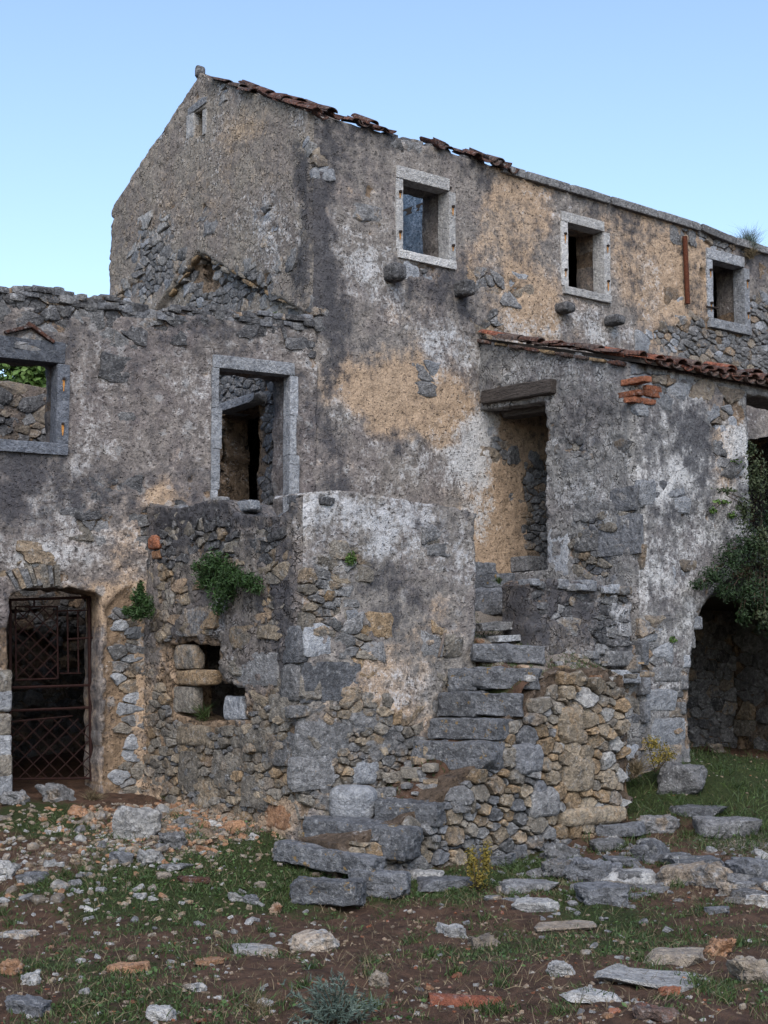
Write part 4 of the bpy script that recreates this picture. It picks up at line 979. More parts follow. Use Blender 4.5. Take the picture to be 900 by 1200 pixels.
Wall('right_wall', terr, (XT2, YT + .05, 0), YA, [(0, .4), (2.3, .4), (2.3, 1.6 + E), (0, 1.5 + E)], (), 0, M['terrace'], .06, (.6, .2, .2, .2), (), seed=57)
print('terrace', round(time.time() - T0, 1))

# ------------------------------------------------------------------ porch on the right
XP, YP = 12.36, 11.15
porch = empty('arched_porch', (14, 12.3, .9), 'projecting stone porch with lean-to tile roof, upper doorway and arch below', 'porch')
ps0 = Wall('probe', None, (XP, YF, 0), -YA, [(0, 0), (1, 0), (1, 1)], build=False); LP = YF - YP
d0 = ps0.px(573, 470); d1 = ps0.px(644, 668)
door = [(-.05, d1[1]), (d1[0], d1[1]), (ps0.px(640, 470)[0], 3.2 + E), (-.05, 3.25 + E)]
sideo = rough([(.001, .3), (LP, .3), (LP, 3.42 + E), (LP * .5, 3.78 + E), (.001, 4.08 + E)], .01, .12, 18, keep=(0, 1, 4))
sp_ = [(0, 690, 560, 60, 110, -.12), (0, 720, 600, 40, 60, -.15), (0, 670, 640, 30, 40, -.3), (0, 610, 430, 40, 20, .3), (2, 690, 500, 50, 70, .25), (3, 620, 435, 24, 16, .4), (1, 600, 435, 40, 12, .3), (1, 700, 620, 40, 30, .2), (0, 745, 740, 20, 60, .2), (3, 690, 540, 40, 60, .12), (0, 690, 470, 40, 40, .2)]
ps = Wall('side_wall', porch, (XP, YF, 0), -YA, sideo, [door], .45, M['porchside'], .026, (.78, .06, .16, .30), sp_, seed=61, corners=((LP, (0, -1, 0), 62),), bulge=.02, relief=.026)
add_stones(ps, lambda u, v, rs: M[['grey', 'bluegrey', 'grey', 'mixst'][rs.randint(4)]], (.03, .08), 190, seed=13, tries=8000, expose=.55, h=(.0, .022))
for k, (x, y, wp_, hp_, m_) in enumerate(((655, 645, 22, 64, 'frame'), (728, 626, 44, 50, 'bluegrey'), (733, 585, 30, 30, 'bluegrey'), (700, 600, 46, 22, 'grey'), (690, 632, 30, 30, 'grey'), (745, 800, 20, 30, 'bluegrey'), (745, 835, 20, 26, 'bluegrey'), (743, 765, 20, 30, 'bluegrey'))):
    slab_px(porch, ps, 'stone', x, y, wp_, hp_, M[m_], 520 + k, h=.03, amp=.008 if k < 2 else .015)
pf0 = Wall('probe', None, (XP, YP, 0), XA, [(0, 0), (1, 0), (1, 1)], build=False)
ac = np.array([14.62 - XP, .10 + E]); arch = []
for t in np.linspace(180, 0, 25):
    arch.append(ac + np.array([1.50 * math.cos(math.radians(t)), 1.32 * math.sin(math.radians(t))]))
arch = [(ac[0] - 1.52, .2)] + arch + [(ac[0] + 1.52, .2)]
ur = pf0.px(873, 500)[0]
upper = [(ur, 1.72 + E), (ur + 1.6, 1.72 + E), (ur + 1.6, 3.3 + E), (ur, 3.3 + E)]
fro = rough([(0, .3), (4.6, .3), (4.6, 3.45 + E), (0, 3.42 + E)], .01, .12, 19, keep=(0, 3))
pp = [(2, 815, 530, 22, 60, .7), (2, 800, 480, 20, 40, .3), (2, 770, 600, 30, 40, .25), (2, 790, 590, 30, 20, .3), (2, 760, 520, 14, 50, .15), (1, 842, 520, 18, 60, .6), (1, 850, 600, 20, 40, .2), (3, 775, 500, 40, 80, .35), (3, 850, 560, 40, 70, .2), (3, 770, 680, 40, 60, .3),
      (0, 790, 455, 40, 8, -.7), (0, 860, 480, 16, 20, -.6), (0, 780, 790, 40, 60, -.3), (0, 825, 740, 20, 40, -.6), (0, 805, 840, 10, 60, -.7), (0, 760, 445, 20, 20, -.8), (0, 845, 535, 6, 7, -.9), (0, 802, 668, 6, 8, -.9), (2, 802, 668, 6, 8, .8)]
pf = Wall('front_wall', porch, (XP, YP, 0), XA, fro, [rough(arch, .03, .12, 20), rough(upper, .015, .12, 22)], .5, M['porch'], .026, (.88, .1, .2, .34), pp, seed=63, corners=((0.0, (-1, 0, 0), 62),), bulge=.008, relief=.016)
add_stones(pf, pick('frame', 'grey', 'frame', 'warm'), (.035, .08), 100, seed=14, tries=5000, expose=.5)
for k, (x, y, wp_, hp_, m_) in enumerate(((782, 858, 48, 34, 'frame'), (775, 820, 44, 26, 'frame'), (780, 790, 42, 18, 'grey'), (787, 880, 30, 18, 'grey'), (801, 800, 14, 18, 'grey'), (803, 775, 14, 16, 'frame'), (808, 752, 15, 16, 'grey'), (816, 730, 16, 16, 'frame'), (799, 830, 13, 16, 'grey'), (770, 575, 30, 30, 'bluegrey'))):
    slab_px(porch, pf, 'stone', x, y, wp_, hp_, M[m_], 540 + k, h=.022, amp=.009)
# old bricks at the corner under the eaves
for k, (x, y, wpx, side) in enumerate(((741, 447, 28, 0), (738, 462, 22, 0), (762, 462, 26, 1), (752, 470, 34, 1), (765, 456, 22, 1), (706, 536, 8, 0))):
    wl = pf if side else ps
    slab_px(porch, wl, 'brick', x, y, wpx, 7.5, M['brick'], 560 + k, h=.036, n=5, amp=.006)
# wooden lintel over the doorway
a = onX(565, 466, XP - .06); b_ = onX(648, 452, XP - .06); d = b_ - a; L = np.linalg.norm(d); d /= L
block('door_lintel', (a + b_) / 2 + XA * .12, (d, XA, np.cross(d, XA) * (1 if np.cross(d, XA)[2] > 0 else -1)), (L / 2, .16, .085), M['wood'], porch, 580, rnd=.12, amp=.018, n=12, cuts=3, cutd=.95, freq=6)
a = onX(585, 484, XP + .18); b_ = onX(640, 476, XP + .18); d = b_ - a; L = np.linalg.norm(d); d /= L
block('door_lintel', (a + b_) / 2 + XA * .12, (d, XA, ZV), (L / 2, .12, .06), M['wood'], porch, 581, rnd=.12, amp=.01, n=8)
# porch floor; roof deck added to block light, end wall added for darkness
box3('floor', (XP + .25, YP + .3, 1.0 + E), (16.9, YF + .02, 1.24 + E), M['darkwood'], porch)
V = [(XP - .03, YF + .02, 4.09 + E), (17, YF + .02, 4.09 + E), (17, YP - .12, 3.40 + E), (XP - .03, YP - .12, 3.40 + E)]
V = V + [(x, y, z + .035) for x, y, z in V]
part('roof_deck', V, [(3, 2, 1, 0), (4, 5, 6, 7), (0, 1, 5, 4), (1, 2, 6, 5), (2, 3, 7, 6), (3, 0, 4, 7)], M['darkwood'], porch, smooth=False)
pe = Wall('end_wall', porch, (16.9, YF, 0), -YA, [(0, .4), (2.4, .4), (2.4, 3.3 + E), (0, 3.3 + E)], (), .3, M['inner'], .06, (.35, .1, .3, .2), (), seed=65, bulge=.03, relief=.03)
add_stones(pe, pick('mixst', 'grey', 'tanst', 'darkst'), (.07, .16), 60, seed=66, tries=900, expose=.7)
c = onY(628, 662, YF - .18); block('inner_step', c, (XA, YA, ZV), (.28, .15, .09), M['grey'], porch, 585)
rs = np.random.RandomState(37)
TB = TILE + [tile_mesh('roof_tile', seed=20 + k, mat=M['tilered' if k == 1 else 'tile'], L=.44, w0=.10, w1=.08, brk=.06 * k) for k in range(4)]
sp0 = np.array([0, YP - .16, 3.445 + E]); sp1 = np.array([0, YF, 4.135 + E]); sdv = sp1 - sp0; SLn = np.linalg.norm(sdv); sdv /= SLn; snv = np.cross(XA, sdv); snv = snv if snv[2] > 0 else -snv
for col in range(22):
    X = XP - .02 + col * .205
    for r in range(8):
        if col > 1 and r > 2: continue
        if col > 3 and rs.rand() < .2: continue
        p = sp0 + XA * X + sdv * (r * .325 + rs.uniform(-.03, .03)) + snv * (.02 + rs.uniform(-.01, .015))
        if r == 7: p = p - sdv * .06
        put_tile(p, sdv, snv, rs, porch, me=TB[rs.randint(len(TB))])
        if r < 3 and col < 21: put_tile(p + XA * .10 - snv * .012 - sdv * .03 * rs.rand(), sdv, snv, rs, porch, flip=True, me=TB[rs.randint(len(TB))])
for X in np.arange(XP + .3, 16.5, .42):                              # displaced tiles lying on top
    if rs.rand() < .6: put_tile(sp0 + XA * X + sdv * rs.uniform(.1, .5) + snv * .075, sdv + XA * rs.uniform(-.5, .5), snv, rs, porch, me=TB[rs.randint(len(TB))], flip=bool(rs.rand() < .3))
# bedding mortar and flakes under the verge
for k in range(9):
    p = np.array([XP - .03, YF - .12 - k * .26, 0]); p[2] = 4.10 + E - (.69 / 2.43) * (YF - p[1])
    block('verge_stone', p - ZV * .02, (sdv, XA, snv), (.12, .045, .02), M[['tile', 'house_scar', 'tile'][k % 3]], porch, 590 + k, rnd=.25, amp=.02, n=4, cuts=3, cutd=.85)
print('porch', round(time.time() - T0, 1))

# ------------------------------------------------------------------ the outside staircase
YS = 10.5
stair = empty('stone_staircase', (10, 10.8, .3), 'ruined outside staircase of thick grey slabs with a rubble side wall', 'staircase')
st0 = Wall('probe', None, (XT, YS, 0), XA, [(0, 0), (1, 0), (1, 1)], build=False)
so = [st0.px(x, y) for x, y in ((395, 1040), (500, 1040), (640, 1010), (738, 985), (738, 880), (736, 796), (720, 786), (690, 784), (655, 785), (635, 804), (611, 829), (589, 856), (571, 890), (548, 906), (515, 936), (475, 962), (400, 988))]
so = rough(so, .02, .09, 24)
sw = Wall('side_wall', stair, (XT, YS, 0), XA, so, (), .66, M['soilwall'], .03, (.15, .25, .1, .1), (), seed=71, bulge=.03, relief=.03, bed=.05, rings=8)
def stair_mat(u, v, rs):
    if u > 2.4: return M[['tanst', 'tanst', 'tanst', 'mixst', 'palerock'][rs.randint(5)]]
    if u > 1.5: return M[['tanst', 'mixst', 'grey', 'bluegrey', 'tanst'][rs.randint(5)]]
    return M[['grey', 'bluegrey', 'mixst', 'grey', 'tanst'][rs.randint(5)]]
add_stones(sw, stair_mat, (.024, .125), 280, seed=16, tries=14000, expose=2, h=(.0, .05), flat=1.35, tilt=.3)
e0 = sw.at(so[:, 0].max(), 0)
ew = Wall('end_wall', stair, (float(e0[0]) - .02, YS + .03, 0), YA, rough([(0, .2), (1.2, .2), (1.2, .35 + E), (0, .1 + E)], .02, .1, 26), (), 0, M['inner'], .05, (.2, .3, .2, .2), (), seed=73)
for k, (x, y, wp_, hp_, m_) in enumerate(((694, 956, 80, 20, 'tanst'), (676, 905, 38, 40, 'tanst'), (668, 850, 28, 44, 'tanst'), (617, 888, 38, 34, 'bluegrey'), (636, 940, 36, 34, 'grey'))):
    slab_px(stair, sw, 'stone', x, y, wp_, hp_, M[m_], 600 + k, h=.062, amp=.04, rnd=.4)
lw = Wall('landing_wall', stair, (11.2, 11.17, 0), XA, rough([(0, .2), (1.15, .2), (1.15, .42 + E), (.6, .4 + E), (0, .36 + E)], .02, .1, 27), (), .2, M['porchside'], .035, (.55, .1, .2, .25), (), seed=74)
add_stones(lw, pick('grey', 'bluegrey', 'frame', 'mixst'), (.06, .13), 40, seed=19, tries=900, expose=2, h=(.0, .03))
# soil and rubble carried by the stair, one sheet
def fill_z(X, Y):
    zx = np.interp(X, [8.0, 8.5, 8.75, 9.1, 9.35, 9.6, 9.9, 10.2, 10.6, 12.4], [-1.5, -1.28, -1.02, -.76, -.56, -.34, -.10, .08, .14, .10])
    up = np.interp(Y, [10.5, 11.1, 11.4, 11.75, 12.0, 12.5, 13.6], [-.06, .20, .30, .44, .72, .92, 1.0])
    zx = zx - (.42 * sstep(10.95, 10.5, Y) + .06) * sstep(10.15, 9.85, X)
    return zx + up * sstep(9.9, 10.2, X) + (fbm(X * 5, Y * 5, 0, 81, 4) - .5) * .10 + E
X, Y = np.meshgrid(np.arange(8.1, 12.33, .035), np.arange(10.56, 13.56, .035), indexing='ij'); Z = fill_z(X, Y)
nx, ny = X.shape; i, j = np.meshgrid(np.arange(nx - 1), np.arange(ny - 1), indexing='ij')
ok = ((X[:-1, :-1] > XT2 - .05) | (Y[:-1, :-1] < YT + .05)) & ~((X[:-1, :-1] > 11.38) & (Y[:-1, :-1] < 11.2))
k = (i * ny + j)[ok]
A = np.stack([.35 + (fbm(X * 2, Y * 2, 0, 5, 3) - .5) * 1.2, .18 + .4 * sstep(9.9, 10.3, X) + (fbm(X * 2, Y * 2, 0, 6, 3) - .5) * .8, 0 * X, 0 * X + 1], -1).reshape(-1, 4)
part('earth_fill', np.stack([X, Y, Z], -1).reshape(-1, 3), np.stack([k, k + ny, k + ny + 1, k + 1], 1), M['ground'], stair, attr=A)
def step(xl, yl, Yl, xr, yr, Yr, hpx, tread, mat, seed, nm='step', amp=.03, cuts=6, rnd=.09):
    """slab whose front top edge runs between two measured points"""
    a = onY(xl, yl, Yl); b_ = onY(xr, yr, Yr); d = b_ - a; L = np.linalg.norm(d); d /= L
    k = depth((a + b_) / 2) / FPX; hh = hpx * k * 1.05; L *= 1.04
    bk = np.cross(ZV, d); bk /= np.linalg.norm(bk); bk = bk if bk.dot(_fx) > 0 else -bk; up = np.cross(bk, d); up = up if up[2] > 0 else -up
    return block(nm, (a + b_) / 2 + bk * tread / 2 - up * hh / 2, (d, bk, up), (L / 2, tread / 2, hh / 2), mat, stair, seed, rnd=rnd, amp=amp, n=14, cuts=cuts, cutd=.93, sharp=28, freq=8)
S = M['step']
for k, a in enumerate(((483, 868, 11.12, 572, 869, 10.42, 33, .42), (500, 841, 11.14, 580, 842, 10.46, 24, .4), (510, 811, 11.14, 552, 811, 10.8, 27, .36), (552, 811, 10.8, 611, 813, 10.48, 26, .36),
                       (525, 784, 11.16, 556, 783, 10.95, 26, .34), (556, 781, 10.92, 634, 783, 10.5, 25, .34), (556, 754, 11.1, 636, 757, 10.72, 20, .34),
                       (530, 690, 11.95, 619, 689, 11.8, 29, .36), (545, 672, 12.35, 602, 671, 12.25, 17, .3), (545, 659, 12.7, 583, 658, 12.6, 14, .3))):
    step(*a, S, 620 + k)
for k, a in enumerate(((352, 957, 11.15, 472, 973, 10.3, 34, .36), (324, 986, 11.0, 434, 1006, 10.2, 22, .22), (341, 1030, 10.35, 423, 1034, 9.95, 28, .26), (408, 1019, 10.3, 474, 1023, 9.95, 30, .28), (436, 938, 10.85, 514, 943, 10.4, 25, .3))):
    step(*a, M['step'], 640 + k, amp=.042)
step(385, 921, 11.14, 436, 922, 10.85, 40, .3, M['frame'], 650, nm='cut_block', amp=.008, rnd=.3)
step(438, 925, 11.1, 462, 925, 10.95, 22, .2, M['grey'], 651, nm='stone'); step(458, 934, 11.0, 500, 934, 10.85, 10, .2, M['grey'], 652, nm='stone')
step(585, 745, 11.3, 650, 741, 11.2, 7, .3, M['frame'], 653, nm='stone'); step(566, 730, 11.4, 620, 727, 11.35, 9, .12, M['grey'], 654, nm='stone')
for k, a in enumerate(((503, 903, 11.0, 552, 905, 10.55, 24, .3), (466, 916, 11.0, 512, 919, 10.7, 18, .26), (446, 904, 11.15, 478, 905, 11.0, 13, .2), (476, 893, 11.12, 506, 894, 10.95, 14, .2), (520, 930, 10.7, 556, 934, 10.45, 20, .25))):
    step(*a, M['grey' if k % 2 else 'mixst'], 660 + k, nm='stone', amp=.04, rnd=.2)
rs = np.random.RandomState(41)
for k in range(120):                                                  # loose stones bedded in the stair
    x = rs.uniform(8.3, 12.2) if k < 70 else rs.uniform(8.3, 9.4); y = rs.uniform(10.5, 11.15) if x < 10.15 or rs.rand() < .6 else rs.uniform(11.15, 12.2)
    z = float(fill_z(np.array([x]), np.array([y]))[0]); s_ = rs.uniform(.02, .055) * (1.7 if rs.rand() < .2 else 1)
    an = rs.uniform(0, 3.1); ax = np.array([math.cos(an), math.sin(an), 0]); ay = np.array([-math.sin(an), math.cos(an), 0])
    block('stone', (x, y, z + s_ * (.3 if x < 9.8 else .05)), (ax, ay, ZV), (s_ * rs.uniform(1, 1.6), s_, s_ * .6), M[['palerock', 'grey', 'mixst', 'tanst', 'orange'][rs.choice(5, p=[.06, .3, .34, .24, .06])]], stair, 2000 + k, rnd=.25, amp=.015, n=3, cuts=3, cutd=.8, sharp=35)
# low parapet beside the landing
pr0 = Wall('probe', None, (XT, 11.12, 0), XA, [(0, 0), (1, 0), (1, 1)], build=False)
po = rough([pr0.px(x, y) for x, y in ((622, 765), (738, 785), (737, 700), (728, 690), (700, 684), (660, 681), (630, 678), (620, 684))], .02, .08, 28)
pw_ = Wall('parapet', stair, (XT, 11.12, 0), XA, po, (), .4, M['terraceside'], .026, (.62, .05, .55, .2), [(2, 640, 720, 60, 40, .2), (3, 720, 740, 24, 60, .5)], seed=75, bulge=.03, relief=.035)
add_stones(pw_, pick('darkst', 'darkst', 'grey'), (.04, .10), 40, seed=18, tries=1500, expose=.6, h=(.0, .02), flat=2.2)
rs = np.random.RandomState(43)
for k in range(11):
    x = 626 + k * 10.5; block('parapet_stone', pw_.at(*(pw_.px(x, 683 + .07 * (x - 626) + rs.uniform(-1, 3))), -rs.uniform(.03, .1)), (XA, YA, ZV), (rs.uniform(.06, .11), rs.uniform(.1, .15), rs.uniform(.03, .055)), M[['frame', 'grey', 'frame'][k % 3]], stair, 690 + k, rnd=.2, amp=.03, n=5, cuts=5, cutd=.85, sharp=30)  # caps paler than the face: the lit top ledge put into colour
for k, (x, y, wp_, hp_) in enumerate(((722, 772, 40, 18), (715, 790, 60, 10), (740, 778, 20, 22), (735, 795, 34, 12))):
    slab_px(stair, pw_, 'stone', x, y, wp_, hp_, M['frame' if k % 2 else 'grey'], 680 + k, h=.06)
print('stair', round(time.time() - T0, 1))

# ------------------------------------------------------------------ loose stones on the ground
def rock_at(name, x0, y0, x1, y1, mat, seed, label, cat='rock', thick=None, n=8, group=None, deepf=.7, rnd=.22, amp=.05, cuts=6, yaw=None, sink=.25):
    """a loose stone measured by its box in the photograph, resting on the ground"""
    rs = np.random.RandomState(seed)
    xm = (x0 + x1) / 2; p = ground_hit(xm, y1 - .30 * (y1 - y0)); k = depth(p) / FPX
    wd = (x1 - x0) * k; ht = (thick or (y1 - y0) * .85) * k; dp = wd * deepf
    yaw = rs.uniform(-.5, .5) if yaw is None else yaw
    ax = _rt * math.cos(yaw) + _fx * math.sin(yaw); ay = np.cross(ZV, ax)
    P, F = block_verts((wd / 2, dp / 2, ht / 2), seed, rnd, min(amp, .4 * ht), n, cuts, .74, 3.2 / max(wd, .08))
    P[:, 0] += P[:, 2] * rs.uniform(-.5, .5) + P[:, 1] * rs.uniform(-.4, .4); P[:, 2] += P[:, 0] * rs.uniform(-.12, .12)
    P[:, 1] *= 1 + rs.uniform(-.5, .5) * P[:, 0] / wd; P *= np.array([1.08, 1.08, 1.0])
    V = P @ np.array([ax, ay, ZV])
    gz = gz_at(p[0], p[1])
    o = link(name, mesh(name, V, F, M[mat], sharp=24), None, (p[0] + _fx[0] * dp * .2, p[1] + _fx[1] * dp * .2, gz + ht * (.5 - sink)))
    return tag(o, label, cat, group)
ROCKS = [
 ('boulder', 137, 949, 188, 993, 'palerock', 'large pitted boulder with a pale top in the rubble near the gate', 'boulder'),
 ('rock', 50, 919, 81, 948, 'grey', 'upright grey rock standing in front of the iron gate', 'rock'),
 ('rock', 10, 931, 35, 949, 'grey', 'low grey rock at the foot of the gate, left of the upright one', 'rock'),
 ('rock', 80, 948, 103, 962, 'orange', 'bright orange stone on the ground just below the gate', 'rock'),
 ('rock', 188, 978, 216, 999, 'grey', 'grey angular rock just right of the pale-topped boulder', 'rock'),
 ('flat_stone', 185, 1010, 221, 1021, 'grey', 'thin pale flat stone lying below the rubble heap', 'stone'),
 ('rock', 0, 1016, 19, 1032, 'palerock', 'whitish rock at the left edge of the photo, halfway up the ground', 'rock'),
 ('flat_stone', 20, 1020, 57, 1037, 'bluegrey', 'bluish flat slab near the left edge beside a whitish rock', 'stone'),
 ('rock', 165, 1000, 187, 1015, 'palerock', 'small white angular rock below the pale-topped boulder', 'rock'),
 ('tile_fragment', 210, 1029, 247, 1039, 'tile', 'long narrow piece of brown tile lying in the grass', 'tile'),
 ('rock', 270, 1048, 284, 1058, 'palerock', 'small white stone in the grass, left one of a close pair', 'rock'),
 ('rock', 283, 1050, 301, 1063, 'bluegrey', 'bluish stone in the grass, right one of a close pair', 'rock'),
 ('rock', 345, 1099, 388, 1121, 'palerock', 'white lichened rock in the bare earth below the stair foot', 'rock'),
 ('rock', 268, 1102, 322, 1126, 'palerock', 'low tan rock outcrop left of the white lichened rock', 'rock'),
 ('tile_fragment', 131, 1125, 173, 1144, 'orange', 'pointed orange tile shard lying on bare earth at lower left', 'tile'),
 ('rock', 229, 1119, 261, 1133, 'orange', 'small reddish stone with a white face between shard and outcrop', 'rock'),
 ('rock', 217, 1152, 240, 1166, 'palerock', 'small white angular rock near the bottom left of centre', 'rock'),
 ('rock', 0, 1088, 38, 1106, 'palerock', 'grey-white lichened outcrop at the left edge of the ground', 'rock'),
 ('flat_stone', 15, 1166, 56, 1202, 'bluegrey', 'pale bluish slab in the bottom left corner', 'stone'),
 ('rock', 22, 1141, 44, 1160, 'palerock', 'pale stone just above the bluish corner slab', 'rock'),
 ('rock', 0, 1131, 20, 1148, 'orange', 'orange-brown stone at the lower left edge', 'rock'),
 ('rock', 319, 1001, 333, 1013, 'palerock', 'small round white stone left of the lowest stair slab', 'rock'),
 ('rock', 319, 1061, 331, 1075, 'orange', 'upright small orange stone in front of the stair foot', 'rock'),
 ('flat_stone', 129, 997, 152, 1016, 'bluegrey', 'tilted grey slab leaning in the rubble heap', 'stone'),
 ('rock', 175, 1187, 201, 1202, 'palerock', 'whitish stone cut by the bottom edge, left of the grey bush', 'rock'),
 ('rock', 434, 1144, 452, 1161, 'warm', 'tan stone just right of the grey-green bush', 'rock'),
 ('flat_stone', 705, 961, 756, 986, 'bluegrey', 'smooth blue-grey slab nearest the corner of the rubble side wall', 'stone'),
 ('rock', 752, 956, 793, 981, 'grey', 'grey rock right of the smooth blue-grey slab', 'rock'),
 ('flat_stone', 710, 1001, 753, 1020, 'bluegrey', 'grey slab just behind the white-faced slab', 'stone'),
 ('flat_stone', 706, 1014, 771, 1042, 'palerock', 'broad white-faced slab among the grey slabs at right', 'stone'),
 ('rock', 745, 986, 783, 1016, 'bluegrey', 'dark tilted grey rock among the slabs at right', 'rock'),
 ('flat_stone', 782, 996, 857, 1033, 'bluegrey', 'largest grey slab of the row at right', 'stone'),
 ('rock', 770, 1016, 828, 1042, 'grey', 'speckled grey rock in front of the largest slab', 'rock'),
 ('rock', 864, 1009, 905, 1041, 'bluegrey', 'dark grey rock cut by the right edge', 'rock'),
 ('flat_stone', 872, 1041, 906, 1071, 'palerock', 'white flat stone at the right edge below the dark rock', 'stone'),
 ('rock', 684, 1041, 733, 1066, 'bluegrey', 'dark blue-grey pointed rock in front of the slabs', 'rock'),
 ('flat_stone', 604, 1052, 658, 1073, 'palerock', 'white-topped block lying alone in front of the slab row', 'stone'),
 ('flat_stone', 694, 1035, 741, 1053, 'grey', 'low grey slab right under the white-faced slab', 'stone'),
 ('flat_stone', 581, 1026, 648, 1051, 'grey', 'long white-speckled grey slab right of the yellow-green shrub', 'stone'),
 ('flat_stone', 572, 996, 603, 1021, 'bluegrey', 'grey slab behind the yellow-green shrub by the rubble wall', 'stone'),
 ('flat_stone', 628, 1079, 697, 1093, 'palerock', 'thin pale rock flush with the earth at centre right', 'stone'),
 ('flat_stone', 758, 1105, 832, 1142, 'warm', 'thick pinkish-tan slab lying alone at lower right', 'stone'),
 ('rock', 514, 1086, 551, 1103, 'palerock', 'white pitted rock in the earth below the shrub', 'rock'),
 ('rock', 546, 1098, 581, 1117, 'warm', 'flat brownish rock half sunk right of the white pitted one', 'rock'),
 ('rock', 643, 1132, 669, 1148, 'palerock', 'small white rock in the middle of bare earth, lower right', 'rock'),
 ('rock', 712, 1139, 832, 1160, 'palerock', 'long pale outcrop breaking the ground below the tan slab', 'rock'),
 ('brick_fragment', 774, 1149, 798, 1176, 'brick', 'upright orange brick fragment beside the long pale outcrop', 'brick'),
 ('rock', 668, 1155, 722, 1181, 'palerock', 'pitted pale outcrop near the bottom right', 'rock'),
 ('rock', 866, 1128, 906, 1162, 'warm', 'tan and grey rock at the lower right edge', 'rock'),
 ('rotten_timber', 745, 1184, 793, 1203, 'tile', 'dark red-brown piece of rotten timber at the bottom right', 'timber'),
 ('rock', 834, 1104, 858, 1126, 'orange', 'broken orange stone right of the tan slab', 'rock'),
 ('boulder', 768, 898, 823, 938, 'grey', 'grey boulder at the foot of the porch corner', 'boulder'),
 ('flat_stone', 778, 941, 850, 958, 'bluegrey', 'low bluish slab in the grass in front of the porch boulder', 'stone'),
 ('rock', 842, 1036, 861, 1056, 'palerock', 'small white upright stone right of the speckled rock', 'rock'),
 ('flat_stone', 474, 1016, 516, 1039, 'palerock', 'pale flat stone directly right of the stair foot blocks', 'stone'),
 ('flat_stone', 488, 1024, 552, 1047, 'bluegrey', 'dark grey slab left of the yellow-green shrub', 'stone'),
 ('rock', 648, 992, 682, 1016, 'grey', 'grey rock left of the slabs, close below the rubble wall', 'rock'),
 ('rock', 672, 1010, 708, 1043, 'bluegrey', 'upright grey rock left of the white-faced slab', 'rock'),
 ('rock', 640, 1012, 676, 1034, 'grey', 'broken grey rock behind the speckled slab', 'rock'),
 ('rock', 715, 981, 727, 991, 'palerock', 'tiny white stone below the smooth blue-grey slab', 'rock'),
 ('rock', 833, 873, 852, 886, 'warm', 'yellowish stone in the grass under the arch', 'rock'),
 ('rock', 812, 1020, 846, 1046, 'grey', 'grey rock between the largest slab and the right edge rock', 'rock'),
 ('flat_stone', 735, 868, 775, 890, 'bluegrey', 'blue-grey ledge stone at the bottom of the porch corner', 'stone'),
 ('rock', 820, 960, 900, 985, 'grey', 'broken grey bedrock showing in the grass at far right', 'rock'),
]
for k, (nm, x0, y0, x1, y1, m_, lab, cat) in enumerate(ROCKS):
    flat_ = nm in ('flat_stone', 'tile_fragment')
    rock_at(nm, x0, y0, x1, y1, m_, 3000 + k, lab, cat, thick=(y1 - y0) * (.40 if 'outcrop' in lab or 'flush' in lab else .58 if flat_ else .95), deepf=.75 if flat_ else .8, rnd=.12 if flat_ else .2, amp=.03 if flat_ else .055, sink=.28, n=11, cuts=12)
rs = np.random.RandomState(57)
for k in range(34):
    x = rs.uniform(575, 905); y = rs.uniform(985, 1058) + (15 if x > 800 else 0); wd = rs.uniform(16, 44)
    m_ = ['bluegrey', 'grey', 'bluegrey', 'mixst', 'grey'][rs.randint(5)]
    rock_at('flat_stone', x - wd / 2, y - wd * .28, x + wd / 2, y + wd * .22, m_, 3300 + k, 'broken ' + {'bluegrey': 'blue-grey', 'grey': 'grey', 'mixst': 'brownish'}[m_] + ' slab piece packed in the band of slabs at right', 'stone', thick=wd * rs.uniform(.22, .4), deepf=.8, rnd=.26, amp=.04, sink=.3, n=7, cuts=9, group='broken slabs packed at right')
# curved roof tile lying on the earth
p = ground_hit(545, 1178); tm = tile_mesh('fallen_roof_tile', L=.42, w0=.085, w1=.07, seed=77, mat=M['tilered'], brk=.03)
o = link('fallen_roof_tile', tm, None, (p[0] - _rt[0] * .2, p[1] - _rt[1] * .2, p[2] - .005), (0, .03, math.atan2(_rt[1], _rt[0]) + .06)); tag(o, 'whole curved red roof tile lying on bare earth at the bottom', 'roof tile')
# many small stones, each a thing
PEB = {}
for m_ in ('palerock', 'grey', 'orange', 'warm', 'brick'):
    PEB[m_] = []
    for k in range(6):
        rs = np.random.RandomState(900 + k); P, F = block_verts((1, rs.uniform(.55, .95), rs.uniform(.35, .7)), 900 + k, .3, .22, 4, 6, .8, 1.2); PEB[m_].append(mesh('small_stone', P, F, M[m_], sharp=34))
rs = np.random.RandomState(51)
ADJ = {'palerock': 'whitish stone', 'grey': 'grey stone', 'orange': 'orange rubble piece', 'warm': 'tan stone', 'brick': 'red tile crumb'}
def scatter(n, box, mats, probs, size, zone, heap=None):
    for c in range(n):
        u = rs.uniform(box[0], box[2]); v = rs.uniform(box[1], box[3])
        if heap is not None: u, v = heap()
        p = ground_hit(u, v)
        if p[1] > 13.9 or (p[0] > XT and p[1] > YT - .1 and p[0] < XP + 1.5): continue
        if XT < p[0] < 11.5 and YS - .05 < p[1] < YT: continue
        m_ = mats[rs.choice(len(mats), p=probs)]; s_ = rs.uniform(*size) * (.7 + .3 * rs.rand())
        o = link('small_stone', PEB[m_][rs.randint(6)], None, (p[0], p[1], gz_at(p[0], p[1]) + s_ * rs.uniform(-.12, .18)), (rs.uniform(-.5, .5), rs.uniform(-.5, .5), rs.uniform(0, 6.28)), (s_,) * 3)
        tag(o, 'small loose ' + ADJ[m_] + ' ' + zone, 'stone', ADJ[m_] + 's ' + zone)
